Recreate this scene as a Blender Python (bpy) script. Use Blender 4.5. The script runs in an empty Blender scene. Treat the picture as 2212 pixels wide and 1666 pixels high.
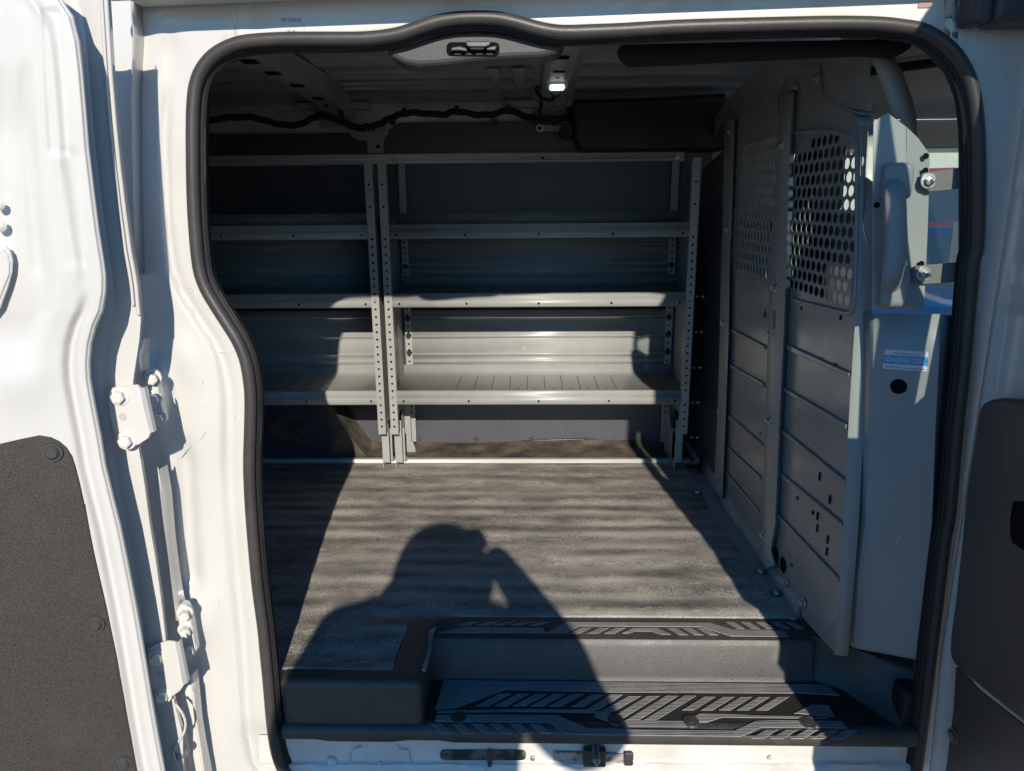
import bpy, bmesh, math, random
from mathutils import Vector, Matrix
random.seed(4)
SC = bpy.context.scene
COL = SC.collection
V = Vector
rad = math.radians

# ------------------------------------------------------------------ camera model
F = 1580.0; CX, CY = 1106.0, 833.0            # focal length and centre for a 2212 px wide picture
PITCH, YAW, ROLL = rad(14), rad(1.5), rad(-0.5)
CAM = V((0, -1.361, 1.0))
def ray(px, py):
    u = (px - CX) / F; v = -(py - CY) / F
    cr, sr = math.cos(ROLL), math.sin(ROLL)
    u, v = u * cr - v * sr, u * sr + v * cr
    x, y, z = u, math.cos(PITCH) + v * math.sin(PITCH), v * math.cos(PITCH) - math.sin(PITCH)
    c, s = math.cos(YAW), math.sin(YAW)
    return V((x * c - y * s, x * s + y * c, z))
def at(px, py, Y=None, Z=None, X=None):
    r = ray(px, py)
    if Y is not None: t = (Y - CAM.y) / r.y
    elif Z is not None: t = (Z - CAM.z) / r.z
    else: t = (X - CAM.x) / r.x
    return CAM + r * t
OX = {1: 0, 2: 704.8, 3: 1453.0, 4: 0, 5: 704.8, 6: 1453.0, 7: 0, 8: 542.2, 9: 1084.3, 10: 1453.0}
OY = {1: 0, 2: 0, 3: 0, 4: 542.2, 5: 542.2, 6: 542.2, 7: 1069.1, 8: 1069.1, 9: 1069.1, 10: 1069.1}
def q(r, x, y): return (OX[r] + x * .35803, OY[r] + y * .35803)
def ql(r, *pts): return [q(r, x, y) for x, y in pts]
def interp(tab, t):                            # tab: sorted list of (t, value)
    if t <= tab[0][0]:
        a, b = tab[0], tab[1]
    elif t >= tab[-1][0]:
        a, b = tab[-2], tab[-1]
    else:
        for a, b in zip(tab, tab[1:]):
            if a[0] <= t <= b[0]: break
    return a[1] + (b[1] - a[1]) * (t - a[0]) / (b[0] - a[0])
def gs(x, c, w): return math.exp(-((x - c) / w) ** 2)
def sst(a, b, x):
    t = max(0, min(1, (x - a) / (b - a))); return t * t * (3 - 2 * t)
def smooth_path(p, n=4, closed=False):
    p = [V(a) for a in p]; out = []
    m = len(p)
    for i in range(m if closed else m - 1):
        a = p[(i - 1) % m] if closed or i > 0 else p[0] * 2 - p[1]
        b = p[i]; c = p[(i + 1) % m]
        d = p[(i + 2) % m] if closed or i + 2 < m else c * 2 - b
        for k in range(n):
            t = k / n
            out.append(.5 * ((2 * b) + (c - a) * t + (2 * a - 5 * b + 4 * c - d) * t * t + (3 * b - a - 3 * c + d) * t ** 3))
    if not closed: out.append(p[-1])
    return out

# ------------------------------------------------------------------ mesh builder
class MB:
    def __init__(s): s.v = []; s.f = []; s.m = []
    def add(s, pts, faces, m=0):
        o = len(s.v); s.v += [V(p) for p in pts]
        for f in faces: s.f.append([i + o for i in f]); s.m.append(m)
        return s
    def poly(s, pts, m=0): return s.add(pts, [list(range(len(pts)))], m)
    def box(s, a, b, m=0):
        x0, y0, z0 = [min(a[i], b[i]) for i in range(3)]; x1, y1, z1 = [max(a[i], b[i]) for i in range(3)]
        return s.add([(x0,y0,z0),(x1,y0,z0),(x1,y1,z0),(x0,y1,z0),(x0,y0,z1),(x1,y0,z1),(x1,y1,z1),(x0,y1,z1)],
                     [(0,3,2,1),(4,5,6,7),(0,1,5,4),(1,2,6,5),(2,3,7,6),(3,0,4,7)], m)
    def prism(s, pts, vec, m=0):
        pts = [V(p) for p in pts]; vec = V(vec); n = len(pts)
        s.add(pts + [p + vec for p in pts],
              [list(range(n)), list(range(2*n-1, n-1, -1))] + [(i, n+i, n+(i+1)%n, (i+1)%n) for i in range(n)], m)
        return s
    def tube(s, path, r, seg=10, m=0, closed=False, flat=1.0):
        path = [V(p) for p in path]; n = len(path); pts = []
        up0 = None
        for i, p in enumerate(path):
            a = path[(i-1) % n] if closed or i > 0 else p
            b = path[(i+1) % n] if closed or i < n-1 else p
            t = (b - a).normalized()
            if up0 is None:
                up0 = V((0,1,0)) if abs(t.y) < .9 else V((0,0,1))
            u = (up0 - t * up0.dot(t)).normalized(); w = t.cross(u); up0 = u
            rr = r(i / max(1, n-1)) if callable(r) else r
            for k in range(seg):
                an = 2 * math.pi * k / seg
                pts.append(p + u * math.cos(an) * rr * flat + w * math.sin(an) * rr)
        fs = []
        for i in range(n if closed else n-1):
            j = (i + 1) % n
            for k in range(seg):
                l = (k + 1) % seg
                fs.append((i*seg+k, i*seg+l, j*seg+l, j*seg+k))
        if not closed: fs += [list(range(seg-1, -1, -1)), [(n-1)*seg+k for k in range(seg)]]
        return s.add(pts, fs, m)
    def cyl(s, a, b, r, r2=None, seg=16, m=0):
        a, b = V(a), V(b); r2 = r if r2 is None else r2
        t = (b - a).normalized(); u = t.orthogonal().normalized(); w = t.cross(u); pts = []
        for p, rr in ((a, r), (b, r2)):
            for k in range(seg):
                an = 2*math.pi*k/seg; pts.append(p + u*math.cos(an)*rr + w*math.sin(an)*rr)
        return s.add(pts, [(k, (k+1)%seg, seg+(k+1)%seg, seg+k) for k in range(seg)] + [list(range(seg-1,-1,-1)), list(range(seg, 2*seg))], m)
    def grid(s, rows, m=0):
        n = len(rows[0]); pts = [p for r in rows for p in r]; fs = []
        for i in range(len(rows)-1):
            for k in range(n-1): fs.append((i*n+k, i*n+k+1, (i+1)*n+k+1, (i+1)*n+k))
        return s.add(pts, fs, m)
    def bolt(s, p, n, r=.009, h=.009, m=0, washer=True):
        p, n = V(p), V(n).normalized()
        if washer: s.cyl(p, p + n*r*.28, r*1.55, r*1.45, 18, m)
        s.cyl(p + n*r*.28, p + n*h, r, r, 6, m); s.cyl(p + n*h, p + n*(h + r*.12), r*.8, r*.7, 12, m)
        return s
    def profile(s, prof, x0, x1, m=0):          # open profile of (y, z) swept along x
        return s.grid([[V((x0, y, z)) for y, z in prof], [V((x1, y, z)) for y, z in prof]], m)
    def build(s, name, mats, parent=None, smooth=None, bevel=0, solid=0, loc=None, seg=2, off=-1):
        org = V((0,0,0))
        if parent is not None: org = parent.get('_w', None); org = V(org) if org else V((0,0,0))
        elif loc is not None: org = V(loc)
        me = bpy.data.meshes.new(name)
        me.from_pydata([tuple(p - org) for p in s.v], [], s.f)
        if not isinstance(mats, (list, tuple)): mats = [mats]
        for mm in mats: me.materials.append(mm)
        for p, mi in zip(me.polygons, s.m): p.material_index = mi
        bm = bmesh.new(); bm.from_mesh(me)
        bmesh.ops.remove_doubles(bm, verts=bm.verts, dist=1e-6)
        bmesh.ops.recalc_face_normals(bm, faces=bm.faces)
        bm.to_mesh(me); bm.free()
        if smooth is not None:
            for p in me.polygons: p.use_smooth = True
            me.set_sharp_from_angle(angle=rad(smooth))
        o = bpy.data.objects.new(name, me); COL.objects.link(o)
        if parent is not None: o.parent = parent; o['_w'] = tuple(org)
        else: o.location = org; o['_w'] = tuple(org)
        if solid:
            md = o.modifiers.new('solid', 'SOLIDIFY'); md.thickness = solid; md.offset = off
        if bevel:
            md = o.modifiers.new('bevel', 'BEVEL'); md.width = bevel; md.segments = seg; md.limit_method = 'ANGLE'; md.angle_limit = rad(35)
        return o
def thing(name, label, cat, loc=(0,0,0), group=None):
    o = bpy.data.objects.new(name, None); COL.objects.link(o); o.location = loc; o['_w'] = tuple(loc)
    o.empty_display_size = .1
    o['label'] = label; o['category'] = cat
    if group: o['group'] = group
    return o
def tag(o, label, cat=None, group=None):
    o['label'] = label
    if cat: o['category'] = cat
    if group: o['group'] = group
    return o
def copy_tree(o, parent=None):
    c = o.copy(); COL.objects.link(c)
    if parent is not None: c.parent = parent
    for ch in [k for k in o.children]: copy_tree(ch, c)
    return c

# ------------------------------------------------------------------ materials
def mat(name, col, rough=.5, metal=0., col2=None, nscale=8, nstr=.5, bump=0, bscale=200, coat=0, spec=.5, rvar=0,
        stretch=(1,1,1), detail=5, lo=.35, hi=.65, bdist=.002):
    m = bpy.data.materials.new(name); m.use_nodes = True
    nt = m.node_tree; N = nt.nodes; L = nt.links; b = N['Principled BSDF']
    b.inputs['Base Color'].default_value = (*col, 1); b.inputs['Roughness'].default_value = rough
    b.inputs['Metallic'].default_value = metal; b.inputs['Specular IOR Level'].default_value = spec
    if coat: b.inputs['Coat Weight'].default_value = coat; b.inputs['Coat Roughness'].default_value = .06
    tc = N.new('ShaderNodeTexCoord'); mp = N.new('ShaderNodeMapping'); mp.inputs['Scale'].default_value = stretch
    L.new(tc.outputs['Object'], mp.inputs['Vector'])
    if col2 is not None:
        n = N.new('ShaderNodeTexNoise'); n.inputs['Scale'].default_value = nscale; n.inputs['Detail'].default_value = detail
        n.inputs['Roughness'].default_value = .6
        L.new(mp.outputs[0], n.inputs['Vector'])
        mr = N.new('ShaderNodeMapRange'); mr.inputs[1].default_value = lo; mr.inputs[2].default_value = hi; mr.inputs[4].default_value = nstr
        L.new(n.outputs['Fac'], mr.inputs[0])
        mx = N.new('ShaderNodeMix'); mx.data_type = 'RGBA'
        mx.inputs[6].default_value = (*col, 1); mx.inputs[7].default_value = (*col2, 1)
        L.new(mr.outputs[0], mx.inputs[0]); L.new(mx.outputs[2], b.inputs['Base Color'])
        if rvar:
            r2 = N.new('ShaderNodeMapRange'); r2.inputs[3].default_value = rough - rvar; r2.inputs[4].default_value = rough + rvar
            r2.inputs[1].default_value = .3; r2.inputs[2].default_value = .7
            L.new(n.outputs['Fac'], r2.inputs[0]); L.new(r2.outputs[0], b.inputs['Roughness'])
    if bump:
        n2 = N.new('ShaderNodeTexNoise'); n2.inputs['Scale'].default_value = bscale; n2.inputs['Detail'].default_value = 3
        L.new(tc.outputs['Object'], n2.inputs['Vector'])
        bp = N.new('ShaderNodeBump'); bp.inputs['Strength'].default_value = bump; bp.inputs['Distance'].default_value = bdist
        L.new(n2.outputs['Fac'], bp.inputs['Height']); L.new(bp.outputs[0], b.inputs['Normal'])
    return m
def add_spots(m, col, scale, lo, hi, amount=1, stretch=(1,1,1)):     # sparse marks of another colour over whatever feeds the base colour
    nt = m.node_tree; N = nt.nodes; L = nt.links; b = N['Principled BSDF']
    tc = N.new('ShaderNodeTexCoord'); mp = N.new('ShaderNodeMapping'); mp.inputs['Scale'].default_value = stretch
    L.new(tc.outputs['Object'], mp.inputs['Vector'])
    n = N.new('ShaderNodeTexNoise'); n.inputs['Scale'].default_value = scale; n.inputs['Detail'].default_value = 6; n.inputs['Roughness'].default_value = .65
    L.new(mp.outputs[0], n.inputs['Vector'])
    mr = N.new('ShaderNodeMapRange'); mr.inputs[1].default_value = lo; mr.inputs[2].default_value = hi; mr.inputs[4].default_value = amount
    L.new(n.outputs['Fac'], mr.inputs[0])
    mx = N.new('ShaderNodeMix'); mx.data_type = 'RGBA'; mx.inputs[7].default_value = (*col, 1)
    inp = b.inputs['Base Color']
    if inp.is_linked: L.new(inp.links[0].from_socket, mx.inputs[6])
    else: mx.inputs[6].default_value = inp.default_value
    L.new(mr.outputs[0], mx.inputs[0]); L.new(mx.outputs[2], inp)
    return m
WHITE = mat('white_paint', (.655,.645,.62), .2, col2=(.585,.575,.55), nscale=5, nstr=.5, coat=.5, bump=.08, bscale=14, bdist=.004)
add_spots(WHITE, (.30,.25,.19), 42, .70, .78, .6)
WHITE2 = mat('white_paint_dirty', (.70,.69,.66), .3, col2=(.54,.50,.42), nscale=9, nstr=.7, coat=.2, lo=.42, hi=.7, bump=.1, bscale=20)
add_spots(WHITE2, (.35,.20,.08), 14, .64, .70, .8, (1,1,.35))
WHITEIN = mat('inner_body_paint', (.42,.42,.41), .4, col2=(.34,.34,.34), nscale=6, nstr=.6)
STEEL = mat('grey_powder_coat', (.35,.355,.345), .36, col2=(.30,.308,.30), nscale=7, nstr=.8, rvar=.06, bump=.12, bscale=500, bdist=.0008)
add_spots(STEEL, (.55,.55,.52), 45, .67, .71, .7, (1,1,.4))
add_spots(STEEL, (.12,.115,.10), 60, .69, .72, .6)
STEELD = mat('grey_partition_paint', (.34,.335,.325), .27, col2=(.27,.27,.262), nscale=4, nstr=.9, rvar=.10, bump=.1, bscale=400, bdist=.0008)
add_spots(STEELD, (.42,.41,.39), 40, .70, .74, .6)
add_spots(STEELD, (.36,.35,.34), 9, .60, .75, .5, (1,1,.25))
add_spots(STEELD, (.10,.09,.08), 70, .70, .74, .7)
ALU = mat('brushed_aluminium', (.74,.73,.70), .4, .15, col2=(.55,.54,.52), nscale=5, nstr=.8, stretch=(2,40,40), rvar=.08)
ZINC = mat('zinc_bolt', (.5,.51,.51), .42, .9)
WHITEBOLT = mat('painted_bolt', (.70,.68,.63), .35)
HOLE = mat('dark_hole', (.006,.006,.007), .9, spec=.1)
RUBBER = mat('seal_rubber', (.048,.045,.043), .42, col2=(.075,.068,.063), nscale=30, bump=.35, bscale=420, bdist=.001)
BLACKIN = mat('black_inner_trim', (.012,.012,.013), .6, bump=.2, bscale=300)
PLAST = mat('black_textured_plastic', (.052,.050,.049), .40, col2=(.080,.075,.070), nscale=16, bump=.5, bscale=520, bdist=.0012, rvar=.06)
add_spots(PLAST, (.17,.158,.14), 13, .58, .78, .5)
add_spots(PLAST, (.24,.23,.21), 90, .70, .74, .5)
GREYPL = mat('grey_cover_plastic', (.055,.054,.055), .5, bump=.3, bscale=500)
GRIP = mat('tread_grip_plastic', (.21,.205,.198), .6, col2=(.31,.298,.275), nscale=18, nstr=.8)
def grooves(m, period, axis=1, strength=.9, dist=.001):
    nt = m.node_tree; N = nt.nodes; L = nt.links; b = N['Principled BSDF']
    tc = N.new('ShaderNodeTexCoord'); w = N.new('ShaderNodeTexWave'); w.bands_direction = 'XYZ'[axis]; w.inputs['Scale'].default_value = 2*math.pi/period/20*1.0
    L.new(tc.outputs['Object'], w.inputs['Vector'])
    bp = N.new('ShaderNodeBump'); bp.inputs['Strength'].default_value = strength; bp.inputs['Distance'].default_value = dist
    L.new(w.outputs['Fac'], bp.inputs['Height'])
    if b.inputs['Normal'].is_linked: L.new(b.inputs['Normal'].links[0].from_socket, bp.inputs['Normal'])
    L.new(bp.outputs[0], b.inputs['Normal'])
    return m
grooves(GRIP, .0048, 1, .8, .0014)
HARD = mat('door_board', (.024,.023,.021), .62, col2=(.068,.061,.053), nscale=420, nstr=.9, bump=.6, bscale=500, bdist=.0015, lo=.4, hi=.62)
add_spots(HARD, (.085,.08,.075), 3.5, .5, .8, .5)
LINER = mat('wall_liner_plastic', (.065,.068,.085), .40, col2=(.09,.092,.108), nscale=6)
def hexbump(m, sc):
    nt = m.node_tree; N = nt.nodes; L = nt.links; b = N['Principled BSDF']
    tc = N.new('ShaderNodeTexCoord'); mp = N.new('ShaderNodeMapping'); mp.inputs['Scale'].default_value = (1, .0001, 1.5); mp.inputs['Rotation'].default_value = (0, rad(45), 0)
    vo = N.new('ShaderNodeTexVoronoi'); vo.inputs['Scale'].default_value = sc; vo.inputs['Randomness'].default_value = .08
    L.new(tc.outputs['Object'], mp.inputs[0]); L.new(mp.outputs[0], vo.inputs['Vector'])
    bp = N.new('ShaderNodeBump'); bp.inputs['Strength'].default_value = .45; bp.inputs['Distance'].default_value = .003; bp.invert = True
    L.new(vo.outputs['Distance'], bp.inputs['Height']); L.new(bp.outputs[0], b.inputs['Normal'])
hexbump(LINER, 68)
add_spots(LINER, (.12,.12,.125), 9, .66, .72, .5)
# floor mat: black rubber, dusty streaks running across, fine speckle
MAT = mat('rubber_floor_mat', (.135,.13,.123), .6, col2=(.50,.46,.40), nscale=5.5, nstr=.7, stretch=(1,2.1,1), detail=12, lo=.36, hi=.68, bump=.55, bscale=260, bdist=.0016)
def mat_extra():
    nt = MAT.node_tree; N = nt.nodes; L = nt.links; b = N['Principled BSDF']
    src = b.inputs['Base Color'].links[0].from_socket
    tc = N.new('ShaderNodeTexCoord')
    n = N.new('ShaderNodeTexNoise'); n.inputs['Scale'].default_value = 230; n.inputs['Detail'].default_value = 2
    L.new(tc.outputs['Object'], n.inputs['Vector'])
    mr = N.new('ShaderNodeMapRange'); mr.inputs[1].default_value = .3; mr.inputs[2].default_value = .7; mr.inputs[3].default_value = .40; mr.inputs[4].default_value = 1.65
    L.new(n.outputs['Fac'], mr.inputs[0])
    mx = N.new('ShaderNodeVectorMath'); mx.operation = 'SCALE'
    L.new(src, mx.inputs[0]); L.new(mr.outputs[0], mx.inputs['Scale'])
    L.new(mx.outputs[0], b.inputs['Base Color'])
    # gentle waves of the floor corrugation under the mat
    w = N.new('ShaderNodeTexWave'); w.bands_direction = 'Y'; w.inputs['Scale'].default_value = 3.6; w.inputs['Distortion'].default_value = 1.1; w.inputs['Detail'].default_value = 2; w.inputs['Detail Scale'].default_value = 1.0
    L.new(tc.outputs['Object'], w.inputs['Vector'])
    bp = N.new('ShaderNodeBump'); bp.inputs['Strength'].default_value = .6; bp.inputs['Distance'].default_value = .005
    L.new(w.outputs['Fac'], bp.inputs['Height']); L.new(b.inputs['Normal'].links[0].from_socket, bp.inputs['Normal']); L.new(bp.outputs[0], b.inputs['Normal'])
mat_extra()
add_spots(MAT, (.12,.112,.10), 11, .54, .70, .6, (1,1.5,1))
def mat_bands():
    nt = MAT.node_tree; N = nt.nodes; L = nt.links; b = N['Principled BSDF']
    tc = N.new('ShaderNodeTexCoord'); w = N.new('ShaderNodeTexWave'); w.bands_direction = 'Y'
    w.inputs['Scale'].default_value = 4.1; w.inputs['Distortion'].default_value = 2.2; w.inputs['Detail'].default_value = 4; w.inputs['Detail Scale'].default_value = 1.2
    n = N.new('ShaderNodeTexNoise'); n.inputs['Scale'].default_value = 2.2; n.inputs['Detail'].default_value = 4
    L.new(tc.outputs['Object'], w.inputs['Vector']); L.new(tc.outputs['Object'], n.inputs['Vector'])
    mr = N.new('ShaderNodeMapRange'); mr.inputs[1].default_value = .38; mr.inputs[2].default_value = .62; mr.inputs[3].default_value = .0; mr.inputs[4].default_value = .6
    L.new(n.outputs['Fac'], mr.inputs[0])
    m = N.new('ShaderNodeMath'); m.operation = 'MULTIPLY'; L.new(w.outputs['Fac'], m.inputs[0]); L.new(mr.outputs[0], m.inputs[1])
    mx = N.new('ShaderNodeMix'); mx.data_type = 'RGBA'; mx.inputs[7].default_value = (.58,.53,.46,1)
    inp = b.inputs['Base Color']; L.new(inp.links[0].from_socket, mx.inputs[6]); L.new(m.outputs[0], mx.inputs[0]); L.new(mx.outputs[2], inp)
mat_bands()
add_spots(MAT, (.60,.54,.45), 12, .58, .74, .8, (1,2.6,1))
add_spots(MAT, (.62,.58,.50), 60, .68, .73, .8, (1,2,1))
add_spots(MAT, (.6,.56,.5), 9, .655, .67, .5, (.35,7,1))
DUSTY = mat('dusty_wheel_liner', (.035,.034,.034), .8, col2=(.17,.14,.10), nscale=12, nstr=.9, bump=.4, bscale=200)
FOAM = mat('black_foam', (.012,.012,.013), .95, bump=1, bscale=260, bdist=.004)
CABLE = mat('cable_tape', (.012,.012,.012), .7, bump=.6, bscale=160, bdist=.003)
HEADL = mat('cab_headliner_cloth', (.6,.58,.53), .9, bump=.3, bscale=400)
BEIGE = mat('beige_pillar_trim', (.52,.48,.40), .6, bump=.2, bscale=300)
SEAT = mat('dark_seat_cloth', (.035,.036,.04), .8, col2=(.05,.05,.055), nscale=60, bump=.4, bscale=300)
ASPH = mat('asphalt', (.20,.19,.18), .85, col2=(.25,.24,.22), nscale=40, bump=.5, bscale=160, bdist=.01)
BLACK = mat('black_gloss', (.01,.01,.01), .15)
CHROME = mat('chrome_striker', (.6,.6,.6), .15, 1.)
REDP = mat('red_car_paint', (.35,.012,.02), .2, coat=1)
BLUEP = mat('dark_blue_car_paint', (.02,.05,.14), .2, coat=1)
SILP = mat('silver_car_paint', (.5,.52,.54), .25, coat=1)
CARGL = mat('car_glass', (.03,.06,.09), .06, spec=1.0)
MIRG = mat('mirror_glass', (.7,.75,.8), .02, 1.)
SKIN = mat('skin', (.45,.27,.19), .5)
CLOTH = mat('navy_jacket', (.03,.04,.07), .85)
TROU = mat('dark_trousers', (.03,.03,.035), .85)
HAIR = mat('knit_hat', (.04,.04,.045), .95)
STW = mat('sticker_white', (.72,.72,.70), .35)
STB = mat('sticker_blue', (.02,.30,.62), .35)
INK = mat('ink_grey_blue', (.08,.14,.22), .5)
YEL = mat('sticker_yellow', (.75,.62,.08), .5)
STRAP = mat('belt_strap', (.30,.28,.25), .6, bump=.2, bscale=500)
LENS = bpy.data.materials.new('lamp_lens'); LENS.use_nodes = True
_b = LENS.node_tree.nodes['Principled BSDF']; _b.inputs['Base Color'].default_value = (.8,.85,.8,1)
_b.inputs['Emission Color'].default_value = (.85,1,.90,1); _b.inputs['Emission Strength'].default_value = 1.6
GLASS = bpy.data.materials.new('window_glass'); GLASS.use_nodes = True
_n = GLASS.node_tree; _n.nodes.clear()
_o = _n.nodes.new('ShaderNodeOutputMaterial'); _t = _n.nodes.new('ShaderNodeBsdfTransparent'); _t.inputs[0].default_value = (.86,.92,.9,1)
_g = _n.nodes.new('ShaderNodeBsdfGlossy'); _g.inputs['Roughness'].default_value = .02; _m = _n.nodes.new('ShaderNodeMixShader'); _m.inputs[0].default_value = .06
_n.links.new(_t.outputs[0], _m.inputs[1]); _n.links.new(_g.outputs[0], _m.inputs[2]); _n.links.new(_m.outputs[0], _o.inputs[0])

# ================================================================== SETTING
g = MB().poly([(-400,-400,-.72),(400,-400,-.72),(400,400,-.72),(-400,400,-.72)]).build('ground', ASPH)
g['kind'] = 'structure'

# ================================================================== VAN
van = thing('cargo_van', 'white cargo van with both side doors swung open onto its empty grey cargo bay', 'van', (0, .8, -.72))
def P(mb, name, mats, parent=van, **k): return mb.build(name, mats, parent, **k)

# --- door opening path (seal centre line)
left_bot = ql(7, (1660,1760),(1690,1600),(1650,1480),(1632,1300),(1620,1130),(1605,980),(1588,800),(1553,550),(1530,300),(1512,60))
left_bot[0:2] = []
left_path = [q(7,1740,1700), q(7,1680,1600), q(7,1648,1450), q(7,1632,1300), q(7,1618,1130), q(7,1603,980), q(7,1586,800), q(7,1553,550), q(7,1530,300), q(7,1512,60)] \
    + ql(4, (1503,1300),(1508,1100),(1512,900),(1503,780),(1478,650),(1432,540),(1370,440),(1300,330),(1240,225),(1200,100)) \
    + ql(1, (1178,1400),(1167,1200),(1163,1000),(1162,800),(1166,640),(1180,520),(1218,420),(1290,335),(1390,278),(1500,250))
top_path = ql(1, (1700,237),(1900,235),(2120,235)) + ql(2, (250,232),(350,222),(450,203),(550,170),(650,137),(750,117),(850,109),(950,108),(1050,115),(1150,137),(1250,165),(1350,187),(1450,195),(1600,190),(1800,182)) \
    + ql(3, (0,165),(300,155),(700,145),(1000,140),(1250,145),(1390,160))
right_path = ql(3, (1500,180),(1600,232),(1685,305),(1755,400),(1805,520),(1835,700),(1848,900),(1852,1100),(1850,1300),(1842,1500)) \
    + ql(6, (1822,50),(1808,200),(1790,400),(1775,600),(1750,850),(1728,1050),(1706,1300),(1680,1600)) + ql(10, (1655,250),(1630,450),(1600,700),(1575,900),(1552,1100),(1528,1300),(1500,1500),(1475,1660),(1440,1740))
bottom_path = [q(10, 1350, 1790), (1500, 1700), (1000, 1696), q(7, 1860, 1755)]
path_px = left_path + top_path + right_path + bottom_path
seal_w = [at(x, y, Y=-.004) for x, y in path_px]
seal_s = smooth_path(seal_w, 3, closed=True)
P(MB().tube(seal_s, .0117, 12, closed=True, flat=.95), 'door_seal', RUBBER, smooth=60)
cen = V((.1, 0, .55))
# thin lip line + inner black pinch trim behind the bulb (offset towards the inside of the opening)
def offset_path(pts, d, Y):
    n = len(pts); out = []
    for i, p in enumerate(pts):
        t = (pts[(i+1) % n] - pts[(i-1) % n]); t.y = 0; t.normalize()
        nn = V((-t.z, 0, t.x))
        if nn.dot(cen - p) < 0 and False: nn = -nn
        out.append(V((p.x, Y, p.z)) + nn * d)
    return out
sgn = 1
tst = offset_path(seal_s, .02, 0)
if sum((a - cen).length for a in tst) > sum((a - cen).length for a in seal_s): sgn = -1
i1 = offset_path(seal_s, sgn*.009, .002); i2 = offset_path(seal_s, sgn*.015, .006); i3 = offset_path(seal_s, sgn*.017, .024)
mb = MB(); mb.grid([i1 + i1[:1], i2 + i2[:1], i3 + i3[:1]])
P(mb, 'opening_trim', BLACKIN, smooth=30)
i1b = offset_path(seal_s, sgn*.016, .010)
P(MB().tube(i1b, .0028, 6, closed=True), 'seal_lip', BLACKIN, smooth=60)

# --- white side body: one heightfield left of the opening, a band above it, a strip right of it
lp = sorted([(y, x) for x, y in left_path])
def s_left(y): return interp(lp, y)
def jamb_depth(px, py):
    s = s_left(max(py, 118)); d = s - px
    Y = .004
    Y += .010 * gs(d, 50 + 10*math.sin(py/240), 11) * sst(150, 260, py) + .004 * sst(62, 56, d) * sst(300, 400, py)                   # long soft groove beside the seal
    Y += .016 * gs(px, 408 + (py-1100)*.06, 18) * sst(930, 1000, py) * (1 - sst(1235, 1285, py))   # pressed dimple above the lower hinge
    Y -= .010 * gs(px, 390 + (py-760)*.35, 34) * gs(py, 770, 60)                           # bulge beside the upper hinge
    Y -= .006 * gs(px, 430, 40) * gs(py, 930, 90)
    Y += .012 * sst(0, 1, (360 + (py > 900) * 0 - px) / 60) * .8
    Y -= .010 * gs(px, 455, 26) * gs(py, 1330, 80)
    Y -= .042 * gs(px, 336, 26) * gs(py, 865, 75) + .030 * gs(px, 412, 26) * gs(py, 1365, 60)
    Y += .008 * gs(px, 370, 22) * gs(py, 120, 50) * 1
    Y += .006 * gs(px - 420 - (170 - py) * .9, 0, 9) * gs(py, 130, 60)                      # diagonal press line at the top corner
    Y += .02 * sst(1545, 1600, py) * sst(470, 560, px) * .6
    return Y
rows = []
ys = [-160 + 14*i for i in range(142)]
for y in ys:
    r_lim = s_left(y) + 4 if y > 96 else 512 + (96 - y) * 0
    if 96 < y < 118: r_lim = s_left(y) + 4
    r = []
    for k in range(61):
        t = k / 60; px = 90 + (r_lim - 90) * t
        r.append(at(px, y, Y=jamb_depth(px, y)))
    rows.append(r)
mb = MB().grid(rows)
P(mb, 'rear_door_pillar', WHITE, smooth=80, solid=.002)
for r_, x, y in ((4,1210,787),(4,1230,940),(4,1470,866),(4,1472,968),(4,1430,1012),(4,1155,235),(7,1180,1045)):
    px_, py_ = q(r_, x, y); c = at(px_, py_, Y=jamb_depth(px_, py_))
    P(MB().tube([c + V((math.cos(a)*.0042, -.0006, math.sin(a)*.0042)) for a in [2*math.pi*k/14 for k in range(14)]], .0009, 5, closed=True), 'weld_mark', WHITE, smooth=60)
for pts in ([(4,1320,610),(4,1360,612),(4,1420,606),(4,1440,610)], [(7,1500,1666),(7,1530,1600),(7,1570,1570),(7,1608,1568)], [(7,1320,620),(7,1322,680)], [(4,1090,1250),(4,1150,1180),(4,1215,1130),(4,1240,1090)]):
    pp = [q(*p) for p in pts]
    P(MB().tube(smooth_path([at(a, b, Y=jamb_depth(a, b)-.0002) for a, b in pp], 4), .0011, 6), 'sealer_line', WHITE, smooth=60)
tp = sorted([(x, y) for x, y in top_path + right_path[:4]] + [q(1,1390,278), q(1,1500,250)])
rows = []
for k in range(120):
    px = 506 + k * (2070 - 506) / 119
    yl = interp(tp, px) + (2 if px < 1980 else 4)
    rows.append([at(px, yl + (-170 - yl) * t, Y=.004 + .004*gs(px, 560, 25)*gs(t, .25, .15)) for t in [0, .1, .2, .3, .4, .5, .7, 1]])
P(MB().grid(rows), 'roof_side_rail', WHITE2, smooth=60, solid=.002)
rp = sorted([(y, x) for x, y in right_path])
rows = []
for y in range(-170, 1790, 20):
    l = interp(rp, y) if y > 110 else 2040
    if y <= 110: l = 2040
    rows.append([at(l + (2420 - l) * t, y, Y=.004) for t in (0, .1, .3, 1)])
P(MB().grid(rows), 'front_door_pillar', WHITE, smooth=60, solid=.002)
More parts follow.
